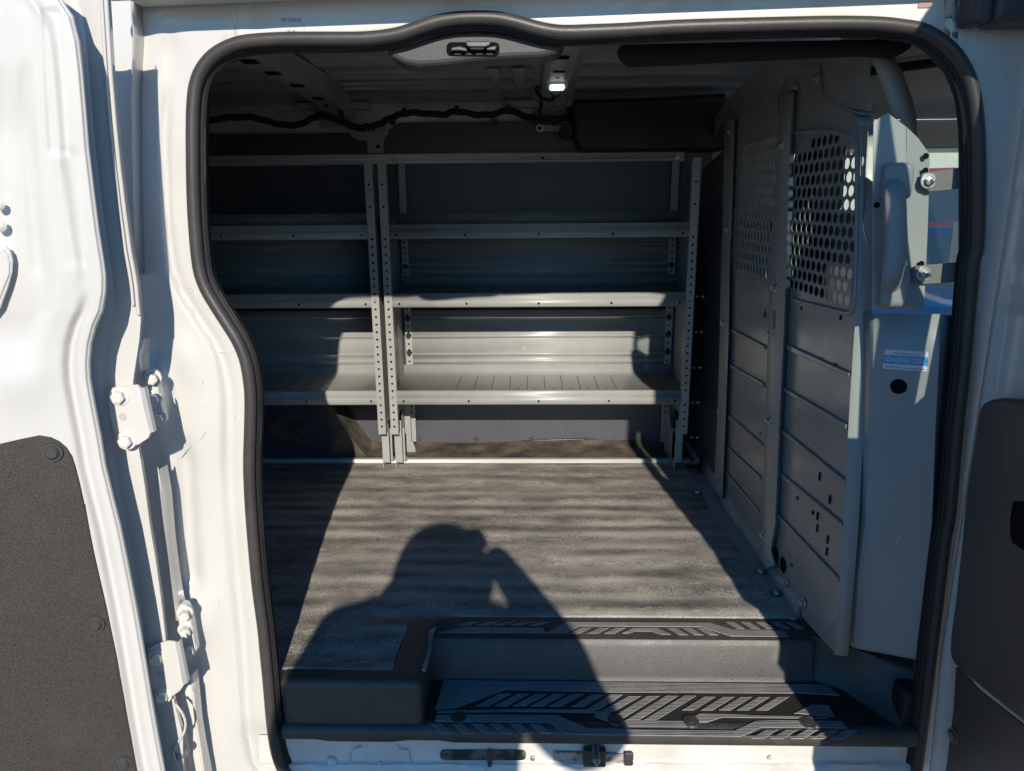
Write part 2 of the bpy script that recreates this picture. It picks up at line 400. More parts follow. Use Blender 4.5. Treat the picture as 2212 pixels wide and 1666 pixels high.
# roof gutter that shades the band above the opening, the door track end block on the right
p0 = at(306, 20, Y=0).x; p1 = at(2085, 10, Y=0).x
gm = MB().prism([(p0,-.064,1.331),(p1,-.064,1.362),(p1,-.064,1.42),(p0,-.064,1.42)], (0,.064,0)); P(gm, 'roof_gutter', WHITE2, bevel=.006)
P(MB().prism([(p0-.02,-.074,1.3265),(p1+.25,-.074,1.361),(p1+.25,-.074,1.376),(p0-.02,-.074,1.342)], (0,.016,0)), 'gutter_seal', RUBBER, bevel=.004)
x1 = at(2078, 40, Y=-.02).x; x2 = at(2150, 40, Y=-.02).x
P(MB().box((x1, -.055, at(2100, 56, Y=-.03).z), (x1+.03, .0, 1.40)), 'gutter_end_block', GREYPL, bevel=.008)
P(MB().box((x1+.03, -.06, at(2100, 60, Y=-.03).z), (x2+.1, .0, 1.40)), 'rubber_corner_block', RUBBER, bevel=.012)
P(MB().box(at(1985, 4, Y=.002), at(2008, 17, Y=.0035)), 'inspection_sticker', mat('pink_sticker', (.35,.25,.22), .6), bevel=0)
# body behind: lower side skin, rear side wall, roof, cab
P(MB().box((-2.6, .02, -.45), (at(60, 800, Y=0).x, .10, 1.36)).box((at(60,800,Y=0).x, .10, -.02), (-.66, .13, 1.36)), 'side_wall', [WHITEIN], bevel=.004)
# sill under the step
mb = MB()
rows = []
def sill_prof(px, y):
    return [at(px, 1588, Y=.012), at(px, 1640, Y=.012), at(px, 1647, Y=.009), at(px, 1652, Y=.004), at(px, 1668, Y=.0), at(px, 1730, Y=.0)]
for k in range(60):
    px = 560 + k*25.4
    rows.append([p + V((0, .003*math.sin(k*.9)*(1 if j > 3 else 0), .0015*math.sin(k*1.7)*(1 if j in (2,3) else 0))) for j, p in enumerate(sill_prof(px, 0))])
mb.grid(rows)
P(mb, 'door_sill', WHITE2, smooth=50)
def ppoly(pts, Y, th=.002, m=0, mb=None): 
    mb = mb or MB(); mb.prism([at(x, y, Y=Y) for x, y in pts], (0, th, 0), m); return mb
def rrect(x0, y0, x1, y1, r, n=4):
    out = []
    for cx, cy, a in ((x1-r, y0+r, -90), (x1-r, y1-r, 0), (x0+r, y1-r, 90), (x0+r, y0+r, 180)):
        for k in range(n+1):
            an = rad(a + 90*k/n); out.append((cx + r*math.cos(an), cy + r*math.sin(an)))
    return out
hx0, hy0 = q(8,1140,1541); hx1, hy1 = q(8,1660,1602)
mb = ppoly(rrect(hx0, hy0, hx1, hy1, 9), .0088, .001)
P(mb, 'sill_drain_opening', mat('dark_mottled_cavity', (.020,.030,.030), .4, col2=(.16,.17,.14), nscale=26, nstr=.8, lo=.46, hi=.58))  # flat plate coloured greenish dark with lighter mottling, no real hollow
P(MB().box(at(q(8,1425,0)[0], 1622, Y=.002), at(q(8,1456,0)[0], 1672, Y=.008)), 'drain_clip', PLAST, bevel=.002)
a0 = q(9,310,1552); a1 = q(9,790,1612)
mb = ppoly([(a0[0], a0[1]), (a1[0], a1[1]-16), (a1[0]-3, a1[1]+3), (a0[0], a1[1]-2)], .006, .002)
P(mb, 'lock_plate', mat('rusty_plate', (.42,.40,.36), .5, col2=(.16,.10,.05), nscale=60, nstr=.9, lo=.5, hi=.6), bevel=.001)
bx0, by0 = q(9,492,1548); bx1, by1 = q(9,622,1610)
P(MB().box(at(bx0, by0, Y=-.012), at(bx1, by1, Y=.006) ), 'lock_housing', PLAST, bevel=.003)
c = at(*q(9,568,1575), Y=-.02)
P(MB().cyl(c + V((0,.02,.004)), c + V((0,-.012,-.002)), .0085, .008, 16).cyl(c + V((0,-.012,-.002)), c + V((0,-.024,-.006)), .008, .0015, 16), 'locating_pin', mat('dull_pin', (.30,.28,.24), .4, .6), smooth=40)
bx0, by0 = q(9,740,1560); bx1, by1 = q(9,790,1625)
P(MB().box(at(bx0, by0, Y=-.002), at(bx1, by1, Y=.005)), 'rubber_stop', RUBBER, bevel=.003)
for rr_, x, y, R_ in ((8,487,1608,.011),(8,777,1622,.006),(9,185,1592,.006),(8,1700,1590,.006),(9,1620,1588,.006)):
    c = at(*q(rr_, x, y), Y=.008); P(MB().cyl(c, c + V((0,-.003,0)), R_, R_*.8, 18).cyl(c, c+V((0,-.005,0)), R_*.5, R_*.35, 14), 'sill_plug', WHITE2, smooth=30)
for pts in ([(8,595,1620),(8,600,1560),(8,620,1535),(8,668,1520)], [(8,885,1508),(8,895,1535),(8,950,1540),(8,962,1600),(8,970,1640)]):
    P(MB().tube([at(*q(*p), Y=.008) for p in pts], .0016, 6), 'seam_sealer', WHITE2, smooth=60)

# --- step tray (black plastic)
XL = -.235
zt = -.100
mb = MB()
Lx = at(604, 1480, Y=0).x; 
yr = .165                                   # riser
# tread pan with curved right wall
pan = [V((XL, .0, zt)), V((XL, yr, zt)), V((.70, yr, zt)), V((.745, .11, zt)), V((.80, .0, zt))]
MBpan = MB().poly(pan)
P(MBpan, 'tread_pan', mat('smooth_black_plastic', (.022,.022,.022), .5, col2=(.04,.038,.035), nscale=30))
def rowz(p, z): return V((p.x, p.y, z))
# riser
mb.grid([[V((x, yr - .010, zt)) for x in (XL, .2, .66)], [V((x, yr - .004, zt+.012)) for x in (XL, .2, .66)], [V((x, yr+.003, -.016)) for x in (XL,.2,.66)], [V((x, yr+.012, -.003)) for x in (XL,.2,.66)], [V((x, yr+.026, 0)) for x in (XL,.2,.66)], [V((x, .27, 0)) for x in (XL,.2,.66)]])
# left block: top, front, side
def blk(x0, x1, y0, y1, z0, z1): mb.box((x0, y0, z0), (x1, y1, z1))
P(mb, 'step_tray', PLAST, smooth=40)
pz = [at(*q(8,942,736), Z=.006), at(*q(8,836,1044), Z=.006), at(*q(8,185,1033), Z=.006), V((Lx,.0,.006)), V((XL,.0,.006)), V((XL,.20,.006)), V((XL+.02,.225,.006)), V((XL+.05,.236,.006)), V((XL+.05,.272,.006))]
P(MB().prism([V((p.x,p.y,.006)) for p in pz], (0,0,-.138)), 'step_side_block', PLAST, bevel=.015, seg=4, smooth=40)
# right moulded shoulder
prof = []
rows = []
for t in range(13):
    a = t/12
    base = V((.66,yr,zt)).lerp(V((.72,.13,zt)), min(1,a*2)) if a < .5 else V((.72,.13,zt)).lerp(V((.79,.0,zt)), (a-.5)*2)
    top = V((.64,yr+.045,0)).lerp(V((.84,.07,.0)), a)
    mid = base.lerp(top, .5) + V((.008,.004,-.01))
    rows.append([base, base.lerp(mid,.3)+V((0,0,-.002)), mid, top.lerp(mid,.2)+V((0,0,.004)), top, top + V((.03,.06,.004))])
P(MB().grid(rows), 'step_shoulder', PLAST, smooth=60)
P(MB().box((.795,.012,-.135),(.86,.07,-.02)), 'step_corner', BLACKIN, bevel=.012)
# front nosing
rows = []
for k in range(41):
    x = Lx + (.825 - Lx) * k/40
    pr = [(.012, zt+.001), (.002, zt+.001), (-.006, zt-.002), (-.012, zt-.009), (-.013, zt-.020), (-.012, zt-.034), (-.006, zt-.040), (.012, zt-.040)]
    d = .010 if x < -.44 or (-.30 < x < -.2) else 0
    rows.append([V((x, y, z + (d*.5 if j >= 4 else 0))) for j, (y, z) in enumerate(pr)])
P(MB().grid(rows), 'step_nosing', PLAST, smooth=50)
# tread pattern
def tread(polys, Z, name, h=.0022):
    mb = MB()
    for pl in polys:
        pts = [at(*q(9, x, y), Z=Z) for x, y in pl]
        mb.prism(pts, (0,0,h))
    P(mb, name, GRIP, parent=van, bevel=.0006, seg=1)
polys = [[(-350,1122),(600,1131),(1800,1143),(1960,1152),(2040,1215),(1810,1201),(600,1194),(20,1180),(-275,1288),(-405,1300)]]
def bar(xa, xb, ya, yb, sh): return [(xa, ya), (xb, ya+1), (xb - sh, yb), (xa - sh - 4, yb - 1)]
for xa in (-15, 95, 205, 315, 425): polys.append(bar(xa, xa+74, 1203, 1280, 140))
for i, xa in enumerate((545, 655)): polys.append(bar(xa, xa+74, 1208, 1284 + i*16, 125+i*15))
for xa, yb, sh in ((770,1318,180),(880,1348,215),(992,1364,240),(1100,1366,245)): polys.append(bar(xa, xa+72, 1215, yb, sh))
for xa in (1220,1335,1442,1550,1666): polys.append(bar(xa, xa+68, 1221, 1303, 130))
polys.append([(1870,1268),(1970,1272),(2010,1345),(1775,1322),(1760,1324)])
polys.append([(560,1305),(620,1312),(700,1345),(640,1372),(560,1345)])
polys.append([(560,1300),(100,1296),(-380,1306),(-395,1318),(100,1312),(560,1320)])
polys.append([(735,1362),(1100,1368),(1120,1405),(760,1402)])
polys.append([(1150,1350),(1190,1322),(1960,1346),(1975,1354),(1330,1346),(1240,1375),(1190,1378)])
polys.append([(-395,1330),(330,1332),(520,1412),(1400,1428),(1530,1368),(1800,1362),(1860,1395),(1860,1406),(1560,1408),(1440,1462),(480,1450),(380,1444),(290,1380),(-405,1370)])
polys.append([(1885,1364),(2050,1370),(2085,1412),(1895,1408)])
for xa in (-430,-300,-180,-70,50,165): polys.append([(xa,1385),(xa+62,1385),(xa+132,1442),(xa+70,1442)])
for xa in (1590,1710,1832,1955,2075): polys.append(bar(xa, xa+72, 1422, 1476, 85))
tread(polys, zt + .001, 'tread_pattern')
polys = [[(265,838),(390,768),(1260,776),(1390,816),(1700,820),(1730,858),(1380,856),(1200,800),(470,794),(390,838)],
         [(-380,835),(-240,800),(-190,800),(250,805),(262,838)]]
for xa in (-190,-80,20,130,235): polys.append(bar(xa, xa+64, 768, 792, 80))
for xa in (480,590,690): polys.append(bar(xa, xa+58, 803, 840, 70))
polys.append([(725,838),(790,806),(940,808),(1020,845),(960,845),(900,826),(800,826),(770,838)])
for xa in (1000,1090,1180): polys.append([(xa,808),(xa+54,809),(xa+128,850),(xa+72,848)])
for xa in (1350,1440,1530,1620,1710): polys.append([(xa,770),(xa+52,771),(xa+118,812),(xa+66,810)])
tread(polys, .0005, 'threshold_pattern', .002)
for x, y in ((-262,1348),(684,1363),(1140,1373),(1846,1382)):
    c = at(*q(9,x,y), Z=zt); P(MB().cyl(c, c+V((0,0,.0045)), .019, .017, 20).cyl(c, c+V((0,0,.006)), .010, .009, 16), 'tread_button', PLAST, smooth=30)

# --- cargo floor + far wall + roof
P(MB().box((-2.6,.08,-.02),(XL,1.66,-.008)).box((XL-.01,.27,-.02),(1.0,1.66,-.008)), 'cargo_floor', WHITEIN)
# wall liner (hex textured plastic)
mb = MB()
rows = []
for k in range(81):
    x = -2.3 + k*3.0/80
    zb = .012 + .006*math.sin(x*9) + .012*math.sin(x*3+1)
    rows.append([V((x, 1.60, zb)), V((x, 1.603, .2)), V((x, 1.60, .6)), V((x, 1.598, 1.12)), V((x, 1.594, 1.268 + .034*sst(-.56,-.50,x)))])
P(MB().grid(rows), 'wall_liner', LINER, smooth=40)
P(MB().profile([(1.625,-.01),(1.62,.4),(1.617,1.2),(1.612,1.33),(1.585,1.372)], -2.6, .98), 'far_side_wall', WHITE2, smooth=60, solid=.003)
for x, y in ((905,948),(1029,949),(1148,949),(1268,949),(1390,949)):
    c = at(x, y, Y=1.60); P(MB().cyl(c, c+V((0,-.004,0)), .010, .008, 16), 'liner_rivet', PLAST, smooth=30)
c = at(*q(2,1008,737), Y=1.59); P(MB().cyl(c, c+V((0,-.008,0)), .013, .010, 16), 'liner_rivet', PLAST, smooth=30)
c = at(*q(2,400,735), Y=1.585); P(MB().cyl(c, c+V((0,-.008,0)), .014, .010, 16), 'liner_rivet', PLAST, smooth=30)
for x, y in ((837,912),(789,912)):
    c = at(x, y, Y=1.60)
# dusty floor strip between track and liner
mb = MB(); rows = []
for k in range(61):
    x = -2.3 + k*2.95/60
    rows.append([V((x, 1.395, .0035)), V((x, 1.45, .004)), V((x, 1.53, .006)), V((x, 1.575, .009 + .003*math.sin(x*7+2))), V((x, 1.602, .018 + .007*math.sin(x*5)))])
P(MB().grid(rows), 'floor_edge_mat', DUSTY, smooth=60)
# wheel arch
mb = MB(); rows = []
for j in range(9):
    Y = 1.42 + .19*j/8; r = []
    bulge = .016*math.sin(j/8*math.pi)
    for k in range(15):
        t = k/14
        pts = [(-.665,.0),(-.69,.03),(-.72,.075),(-.745,.115),(-.77,.17),(-.80,.23),(-.87,.28),(-1.0,.30),(-1.4,.30),(-2.0,.30)]
        u = t*(len(pts)-1); i = min(int(u), len(pts)-2); a = u - i
        x = pts[i][0]*(1-a)+pts[i+1][0]*a; z = pts[i][1]*(1-a)+pts[i+1][1]*a
        r.append(V((x - (.14 if j == 0 else 0) + (j/8)*.0 , Y, z if j else max(0, z-.02))))
    rows.append(r)
mb.grid(rows); mb.grid([[V((p.x, 1.42, p.z)) for p in rows[0]], [V((p.x, 1.42, 0)) for p in rows[0]]])
P(mb, 'wheel_arch', DUSTY, smooth=60)
P(MB().grid([[V((x, 1.405 + .02*math.sin(i), z)) for i, z in enumerate((0,.08,.16,.25,.31))] for x in (-.80,-.9,-1.1,-1.6,-2.2)]), 'wheel_arch_cover', LINER, smooth=60)
# roof
rp_ = [(.02,1.30),(.10,1.345),(.3,1.395),(.6,1.425),(.95,1.43),(1.05,1.43),(1.06,1.422),(1.12,1.42),(1.13,1.43),(1.26,1.427),(1.27,1.417),(1.33,1.414),(1.34,1.424),(1.42,1.418),(1.43,1.406),(1.49,1.398),(1.50,1.408),(1.55,1.395),(1.585,1.372),(1.615,1.33)]
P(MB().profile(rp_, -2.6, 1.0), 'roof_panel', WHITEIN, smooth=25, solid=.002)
P(MB().box((-2.62,0,-.1),(-2.6,1.7,1.45)), 'rear_closure', WHITEIN)
def roof_z(y): return interp(rp_, y)
def bow(x, w, drop, holes):
    mb = MB(); rows = []
    ysb = [.08 + i*(1.60-.08)/40 for i in range(41)]
    zs = {}
    for y in ysb:
        zr = interp([(.02,1.30),(.10,1.345),(.3,1.395),(.6,1.425),(1.26,1.425),(1.45,1.408),(1.55,1.385),(1.60,1.34)], y) - .008
        zs[y] = zr
        hw = w/2
        fw = hw + .035
        if y > 1.5: k = (y-1.5)/.1; hw += .02*k; 
        rows.append([V((x-fw, y, zr-.001)), V((x-hw-.008, y, zr-.002)), V((x-hw, y, zr-drop)), V((x-hw+.012, y, zr-drop-.003)), V((x, y, zr-drop-.001)), V((x+hw-.012, y, zr-drop-.003)), V((x+hw, y, zr-drop)), V((x+hw+.008, y, zr-.002)), V((x+fw, y, zr-.001))])
    mb.grid(rows)
    for (y, s, dx) in holes:
        z = interp([(a, b) for a, b in zs.items()], y) - drop - .0045
        mb.add([(x-s+dx, y-s*1.0, z),(x+s+dx, y-s*1.0, z),(x+s+dx, y+s, z-.001),(x-s+dx, y+s, z-.001)], [(0,1,2,3)], 1)
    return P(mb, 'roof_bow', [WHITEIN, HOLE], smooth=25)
bow(-.745, .085, .042, [(.72,.022,0),(.90,.022,0),(1.13,.022,0),(1.36,.018,.0),(1.46,.009,0)])
bow(.085, .085, .040, [(.73,.020,0),(.94,.018,0),(1.05,.007,0),(1.50,.008,0)])
# extra stamped brackets beside the second bow
xb = at(1150, 190, Y=1.4).x
mb = MB()
for x0 in (-.035, -.115):
    mb.box((x0-.018, 1.05, 1.395), (x0+.018, 1.50, 1.402))
P(mb, 'roof_stiffener', WHITEIN, bevel=.006)
for xa_, xb_ in ((-.10,.24),(-.88,-.60)): P(MB().box((xa_,1.535,1.345),(xb_,1.575,1.375)), 'cant_rail_bracket', WHITEIN, bevel=.01)
# pillar foot seen over the liner, upper left
pts = ql(2, (130,785),(375,765),(372,810),(345,850),(345,925),(250,925),(243,850),(190,848),(150,828))
P(MB().prism([at(x, y, Y=1.575) for x, y in pts], (0,.012,0)), 'wall_pillar', WHITEIN, bevel=.004)
mb = MB()
for x in (228,252,277): 
    a = at(*q(2,x,797), Y=1.573); mb.box(a, a+V((.007,.002,.016)))
P(mb, 'pillar_slot', HOLE)
P(MB().prism([at(x,y,Y=1.57) for x,y in ql(2,(1270,752),(1420,752),(1420,792),(1290,796),(1268,778))], (0,.015,0)), 'wall_pillar', WHITEIN, bevel=.003)
for x, y in ((1288,775),(313,885)):
    c = at(*q(2,x,y), Y=1.562); P(MB().cyl(c+V((0,.015,0)), c, .016, .014, 18).cyl(c, c+V((0,-.003,0)), .008, .007, 14, m=1), 'wall_bolt', [ZINC, HOLE], smooth=30)
# dome lamp
c = at(1203, 187, Y=1.17)
lamp = P(MB().box(c+V((-.036,-.02,-.008)), c+V((.036,.02,.02))), 'dome_lamp', mat('lamp_housing', (.6,.62,.6), .3), bevel=.006)
P(MB().box(c+V((-.024,-.0235,-.0115)), c+V((.024,.012,.004))), 'lens', LENS, parent=lamp, bevel=.005)
P(MB().box(c+V((-.016,.0,-.03)), c+V((.012,.02,-.012))), 'lamp_plug', CABLE, bevel=.004)
# wiring loom
pts = ql(1, (1150,750),(1240,735),(1350,712),(1500,706),(1600,728),(1700,752),(1800,752),(1880,718),(1930,695),(2000,712),(2080,742)) + ql(2, (180,768),(250,766),(320,748),(380,718),(460,687),(560,682),(700,692),(790,672),(900,692),(1000,690),(1100,668),(1200,702),(1300,722),(1400,716),(1500,716))
w = smooth_path([at(x, y, Y=1.50) for x, y in pts], 5)
w2 = [p + V((0, .004*math.sin(i*.7), .0018*math.sin(i*1.3))) for i, p in enumerate(w)]
loom = P(MB().tube(w2, .0118, 9), 'wiring_loom', CABLE, smooth=60)
for x, y in ql(2, (470,672),(787,660),(1100,652),(1330,712),(1380,738),(90,690)) : 
    a = at(x, y, Y=1.497); P(MB().box(a+V((-.008,-.012,-.012)), a+V((.008,.01,.012))), 'loom_clip', BLACKIN, parent=loom, bevel=.003)
for pts in ([(1300,372),(1312,430),(1308,480),(1272,530),(1270,560),(1300,585),(1340,606),(1372,598),(1386,566)], [(1298,575),(1297,640),(1285,672),(1302,712)]):
    P(MB().tube(smooth_path([at(*q(2,x,y), Y=1.40) for x, y in pts], 4), .0058, 7), 'lamp_wire', CABLE, parent=van, smooth=60)
# black cover, upper right of far wall
pts = ql(2, (1485,598),(1520,600),(1900,590)) + ql(3, (330,560)) + ql(3, (330,905)) + ql(2, (1540,910),(1495,830),(1490,700))
P(MB().prism([at(x, y, Y=1.44) for x, y in pts], (0,.15,0)), 'black_corner_cover', [mat('smooth_black_cover', (.006,.006,.007), .45)], bevel=.012)
c = at(*q(2,1450,790), Y=1.45); P(MB().cyl(c+V((0,.05,0)), c, .026, .024, 20).cyl(c, c+V((0,-.004,0)), .013, .012, 16), 'cover_fastener', BLACKIN, smooth=30)
# fuzzy foam roll under the header on the right
pts = ql(3, (-330,262),(1420,225),(1480,270),(1380,330),(1180,318),(590,345),(0,375),(-250,385),(-310,345))
P(MB().prism([at(x, y, Y=.085) for x, y in pts], (0,.05,0)), 'header_foam', FOAM, bevel=.014, seg=3)
# header latch housing (droops in the middle)
pts = ql(2, (350,302),(420,255),(600,215),(750,180),(900,175),(1050,185),(1200,215),(1330,250),(1450,258),(1405,322),(1300,345),(1100,352),(900,368),(700,393),(560,402),(470,388),(395,350))
sv = [(at(x, y, Y=.022)) for x, y in pts]
mb = MB().prism(sv, (0,.075,0))
lh = P(mb, 'latch_housing', GREYPL, bevel=.010, seg=3)
mb = MB(); x0, y0 = q(2,725,255); x1, y1 = q(2,1045,338)
mb = ppoly(rrect(x0, y0, x1, y1, 11), .0205, .002); P(mb, 'latch_recess', HOLE, parent=lh)
bx = lambda r, a, b, c_, d, y0, y1: (at(*q(r,a,b), Y=y0), at(*q(r,c_,d), Y=y1))
def slab(mb, r, pts, Y, th, m=0): mb.prism([at(*q(r,x,y), Y=Y) for x, y in pts], (0,th,0), m)
mb = MB()
slab(mb, 2, [(845,248),(992,248),(990,272),(960,285),(858,285),(840,268)], .004, .012)
slab(mb, 2, [(752,285),(800,277),(850,290),(850,312),(800,306),(752,308)], .010, .01)
slab(mb, 2, [(862,278),(958,278),(952,300),(868,300)], .008, .008)
slab(mb, 2, [(965,285),(1030,272),(1022,305),(965,304)], .010, .01)
for x in (770,835,900,965): slab(mb, 2, [(x,318),(x+45,318),(x+45,334),(x,334)], .0185, .004)
P(mb, 'striker', [mat('dark_greased_metal', (.16,.15,.14), .25, .8)], parent=lh, bevel=.003)
mb = MB().tube(smooth_path([at(*q(2,x,y), Y=.03) for x, y in [(555,402),(572,375),(625,372),(640,392)]], 3), .003, 6)
P(mb, 'trim_clip', mat('clip_metal', (.4,.4,.4), .3, .9), parent=lh, smooth=60)

# --- B-pillar trim on the right, inside the seal
def rib(px_pts, Y, w, name, m, th=.03):
    pts = [at(x, y, Y=Y) for x, y in px_pts]
pin = ql(3, (1560,360),(1640,450),(1700,600),(1722,780),(1724,960),(1724,1200),(1724,1560)) + ql(6, (1735,0),(1712,200),(1690,380),(1668,500),(1640,800),(1600,1200),(1560,1640)) + ql(10, (1500,500),(1450,1000),(1440,1450))
pout = ql(3, (1600,270),(1700,360),(1760,500),(1790,700),(1800,960),(1800,1200),(1800,1560)) + ql(6, (1785,0),(1770,200),(1755,380),(1745,500),(1715,800),(1680,1200),(1645,1640)) + ql(10, (1600,500),(1545,1000),(1480,1450))
rows = [[at(*a, Y=.10) + V((.06,.004,0)), at(*a, Y=.10), at((a[0]+b[0])/2, (a[1]+b[1])/2, Y=.085), at(*b, Y=.075), at(b[0]+30, b[1], Y=.07)] for a, b in zip(pin, pout)]
P(MB().grid(rows), 'pillar_trim', [mat('lilac_grey_trim', (.13,.125,.125), .55, bump=.2, bscale=400)], smooth=60)

# ================================================================== LEFT DOOR
e1 = [(-200,80)] + [(y*.35803, x*.35803) for x, y in [(300,-200),(362,0),(430,100),(468,250),(488,420),(508,650),(528,900),(558,1150),(590,1400)]] \
   + [(542.2 + y*.35803, x*.35803) for x, y in [(618,60),(630,150),(629,250),(610,360),(570,450),(540,560),(530,680),(535,780),(552,880),(575,1000),(600,1130),(628,1300)]] \
   + [(1069.1 + y*.35803, x*.35803) for x, y in [(672,10),(720,200),(770,450),(815,680),(850,880),(880,1060),(910,1250),(945,1450),(985,1666),(1030,1900)]]
e3 = [(y*.35803, x*.35803) for x, y in [(650,-300),(652,0),(665,200),(680,450),(705,750),(730,1000),(760,1250),(800,1550)]] \
   + [(542.2 + y*.35803, x*.35803) for x, y in [(808,60),(832,200),(850,400),(840,540),(800,800),(845,1000),(870,1100),(835,1180),(870,1400),(905,1666)]] \
   + [(1069.1 + y*.35803, x*.35803) for x, y in [(940,400),(980,700),(1000,880),(1050,1250),(1100,1440),(1108,1666),(1120,1900)]]
e3s = []
for t_, v_ in e3:
    if not e3s or t_ > e3s[-1][0] + .5: e3s.append((t_, v_))
def Yfl(y): return -.165 + .055 * max(0, min(1, y/1666))
SL = .26
def face_pt(px, py, off=0.):
    xe = at(interp(e1, py), py, Y=Yfl(py)-.09).x
    A = Yfl(py) - .09 - off
    r = ray(px, py)
    t = (A - SL*xe - CAM.y) / (r.y - SL*r.x)
    return CAM + r*t
def door_relief(px, py):
    e = interp(e1, py); d = e - px; o = 0.
    o -= .004 * (1 - sst(0, 8, d))                          # rolled edge
    bx_ = lambda a, b, e: sst(a-e, a+e, px) * (1 - sst(b-e, b+e, px))
    by_ = lambda a, b, e: sst(a-e, a+e, py) * (1 - sst(b-e, b+e, py))
    lean = (py - 200) * .055
    px -= lean
    o -= .0040 * bx_(100, 140, 5) * by_(20, 333, 9)
    o -= .0026 * bx_(122, 164, 6) * by_(325, 575, 14)
    o -= .0022 * bx_(46, 72, 7) * by_(150, 590, 26)
    px += lean
    o += .006 * gs(d, 62, 14) * (1 - sst(560, 640, py))
    o -= .020 * sst(95, 140, d) * sst(120, 300, py) * (1 - sst(700, 860, py)) * .7       # wide sunk panel far left
    o -= .014 * gs(d, 38, 12) * sst(620, 700, py)
    o -= .016 * gs(px, 0, 26) * sst(-200, 100, py) * (1 - sst(500, 600, py)) * .5
    o += .010 * gs(px - 40, 0, 60) * gs(py, 820, 60)
    return o
door1 = thing('_tmp', 'x', 'x')   # replaced below by a plain mesh door part
bpy.data.objects.remove(door1)
rows = []
for k in range(290):
    y = -62 + k*6.5; e = interp(e1, y); r = []
    for j in range(130):
        t = j/129; t = 1 - (1-t)**2.2
        px = -900 + (e + 900)*t
        r.append(face_pt(px, y, door_relief(px, y)))
    pe = r[-1]
    r.append(pe + V((.001, .006, 0)))
    r.append(pe + V((-.066, .088, 0)))
    rows.append(r)
ldoor = P(MB().grid(rows), 'rear_side_door', WHITE, smooth=80)
tag(ldoor, 'white half door swung wide open on the left, sunlit inside')
rows = []
for k in range(140):
    y = -20 + k*13.2; a = interp(e1, y) - 45; b = interp(e3s, y)
    rows.append([at(a + (b-a)*t, y, Y=Yfl(y) + .004*gs(t, .55, .05)) for t in (0,.2,.4,.5,.55,.6,.8,.95,1)])
    rows[-1].append(rows[-1][-1] + V((-.002,.012,0)))
P(MB().grid(rows), 'door_flange', WHITE, parent=ldoor, smooth=60, solid=.0015)
for off, r_, y0, y1 in ((4, .0035, -20, 700), (14, .0028, -20, 680)):
    P(MB().tube([at(interp(e3s, y) - off, y, Y=Yfl(y)-.003) for y in range(y0, y1, 20)], r_, 8), 'edge_hem', WHITE, parent=ldoor, smooth=60)
# outer skin of the door (thickness towards the body side)
# trim board
tb = ql(4, (-700,1230),(-300,1200),(0,1166),(120,1138),(230,1116),(300,1128),(350,1152),(395,1190),(430,1245),(452,1320),(475,1410),(508,1560)) + ql(7, (505,60),(560,350),(640,700),(700,1000),(760,1350),(822,1690),(850,1850),(-700,1850))
mb = MB().prism([face_pt(x, y, .004) for x, y in tb], (0,.006,0))
board = P(mb, 'trim_board', HARD, parent=ldoor, bevel=.002)
tag(board, 'dark speckled board on the lower half of the door')
for r_, x, y in ((4,318,1215),(7,575,782),(7,745,1622)):
    c = face_pt(*q(r_, x, y), .005); n = V((SL,-1,0)).normalized()
    P(MB().cyl(c, c+n*.003, .0165, .0155, 22).cyl(c+n*.003, c+n*.008, .012, .008, 20), 'push_clip', PLAST, parent=ldoor, smooth=30)
for x, y, R_ in ((-4,1240,.0075),(2,1365,.009)):
    c = face_pt(*q(1, x, y), -.004); n = V((SL,-1,0)).normalized()
    P(MB().cyl(c, c+n*.0045, R_, R_*.5, 18), 'door_plug', WHITE, parent=ldoor, smooth=60)
pts = ql(4, (-300,-60),(0,-35),(35,-25),(62,10),(74,60),(70,130),(45,220),(15,300),(0,345),(-60,420),(-300,450))
P(MB().prism([face_pt(x, y, .001) for x, y in pts], (0,.004,0)).prism([face_pt(x+(-6 if x > -50 else 0), y+(5 if y < 600 else -5), .003) for x, y in pts], (0,.003,0)), 'access_cover', WHITE, parent=ldoor, bevel=.002)
# hinges
def hinge(reg, plate, bolts, hole, body, bbolts, back):
    h = MB(); yf = Yfl(q(reg, *plate[0])[1])
    h.prism([at(*q(reg,x,y), Y=yf-.012) for x, y in plate], (0,.006,0))
    # knuckle channel running back from the plate's right edge to the body
    (ax, ay), (bx_, by_) = back
    pa = at(*q(reg,ax,ay), Y=yf-.012); pb = at(*q(reg,bx_,by_), Y=yf-.012)
    h.grid([[pa, pb], [pa+V((.004,.006,0)), pb+V((.004,.006,0))], [pa+V((.004,.016,0)), pb+V((.004,.016,0))], [pa+V((-.002,.028,0)), pb+V((-.002,.028,0))]])
    ho = h.build('door_hinge', WHITE, van, bevel=.002)
    MB().prism([at(*q(reg,x,y), Y=-.062) for x, y in body], (0,.020,0)).build('hinge_plate', WHITE, ho, bevel=.002)
    for x, y in bolts:
        c = at(*q(reg,x,y), Y=yf-.012); MB().bolt(c, (.12,-1,.0), .0115, .013).build('bolt', WHITEBOLT, ho, bevel=.0008)
    c = at(*q(reg,*hole), Y=yf-.0125); MB().cyl(c, c+V((0,.0004,0)), .007, .007, 18).build('hinge_hole', mat('hinge_hole_shade', (.5,.48,.44), .6), ho)
    for x, y in bbolts:
        c = at(*q(reg,x,y), Y=-.064); MB().bolt(c+V((-.004,.004,0)), (.35,-1,.0), .0105, .020).build('bolt', WHITEBOLT, ho, bevel=.0008)
    return ho
hinge(4, [(652,850),(672,826),(820,808),(845,828),(872,960),(905,1098),(893,1130),(835,1168),(735,1190),(705,1172),(660,960)],
      [(722,877),(765,1143)], (741,1002), [(855,760),(872,728),(912,720),(940,745),(962,880),(990,1030),(975,1048),(928,1058),(905,1060),(880,900)], [(928,768),(932,893),(958,1010)], [(845,828),(905,1098)])
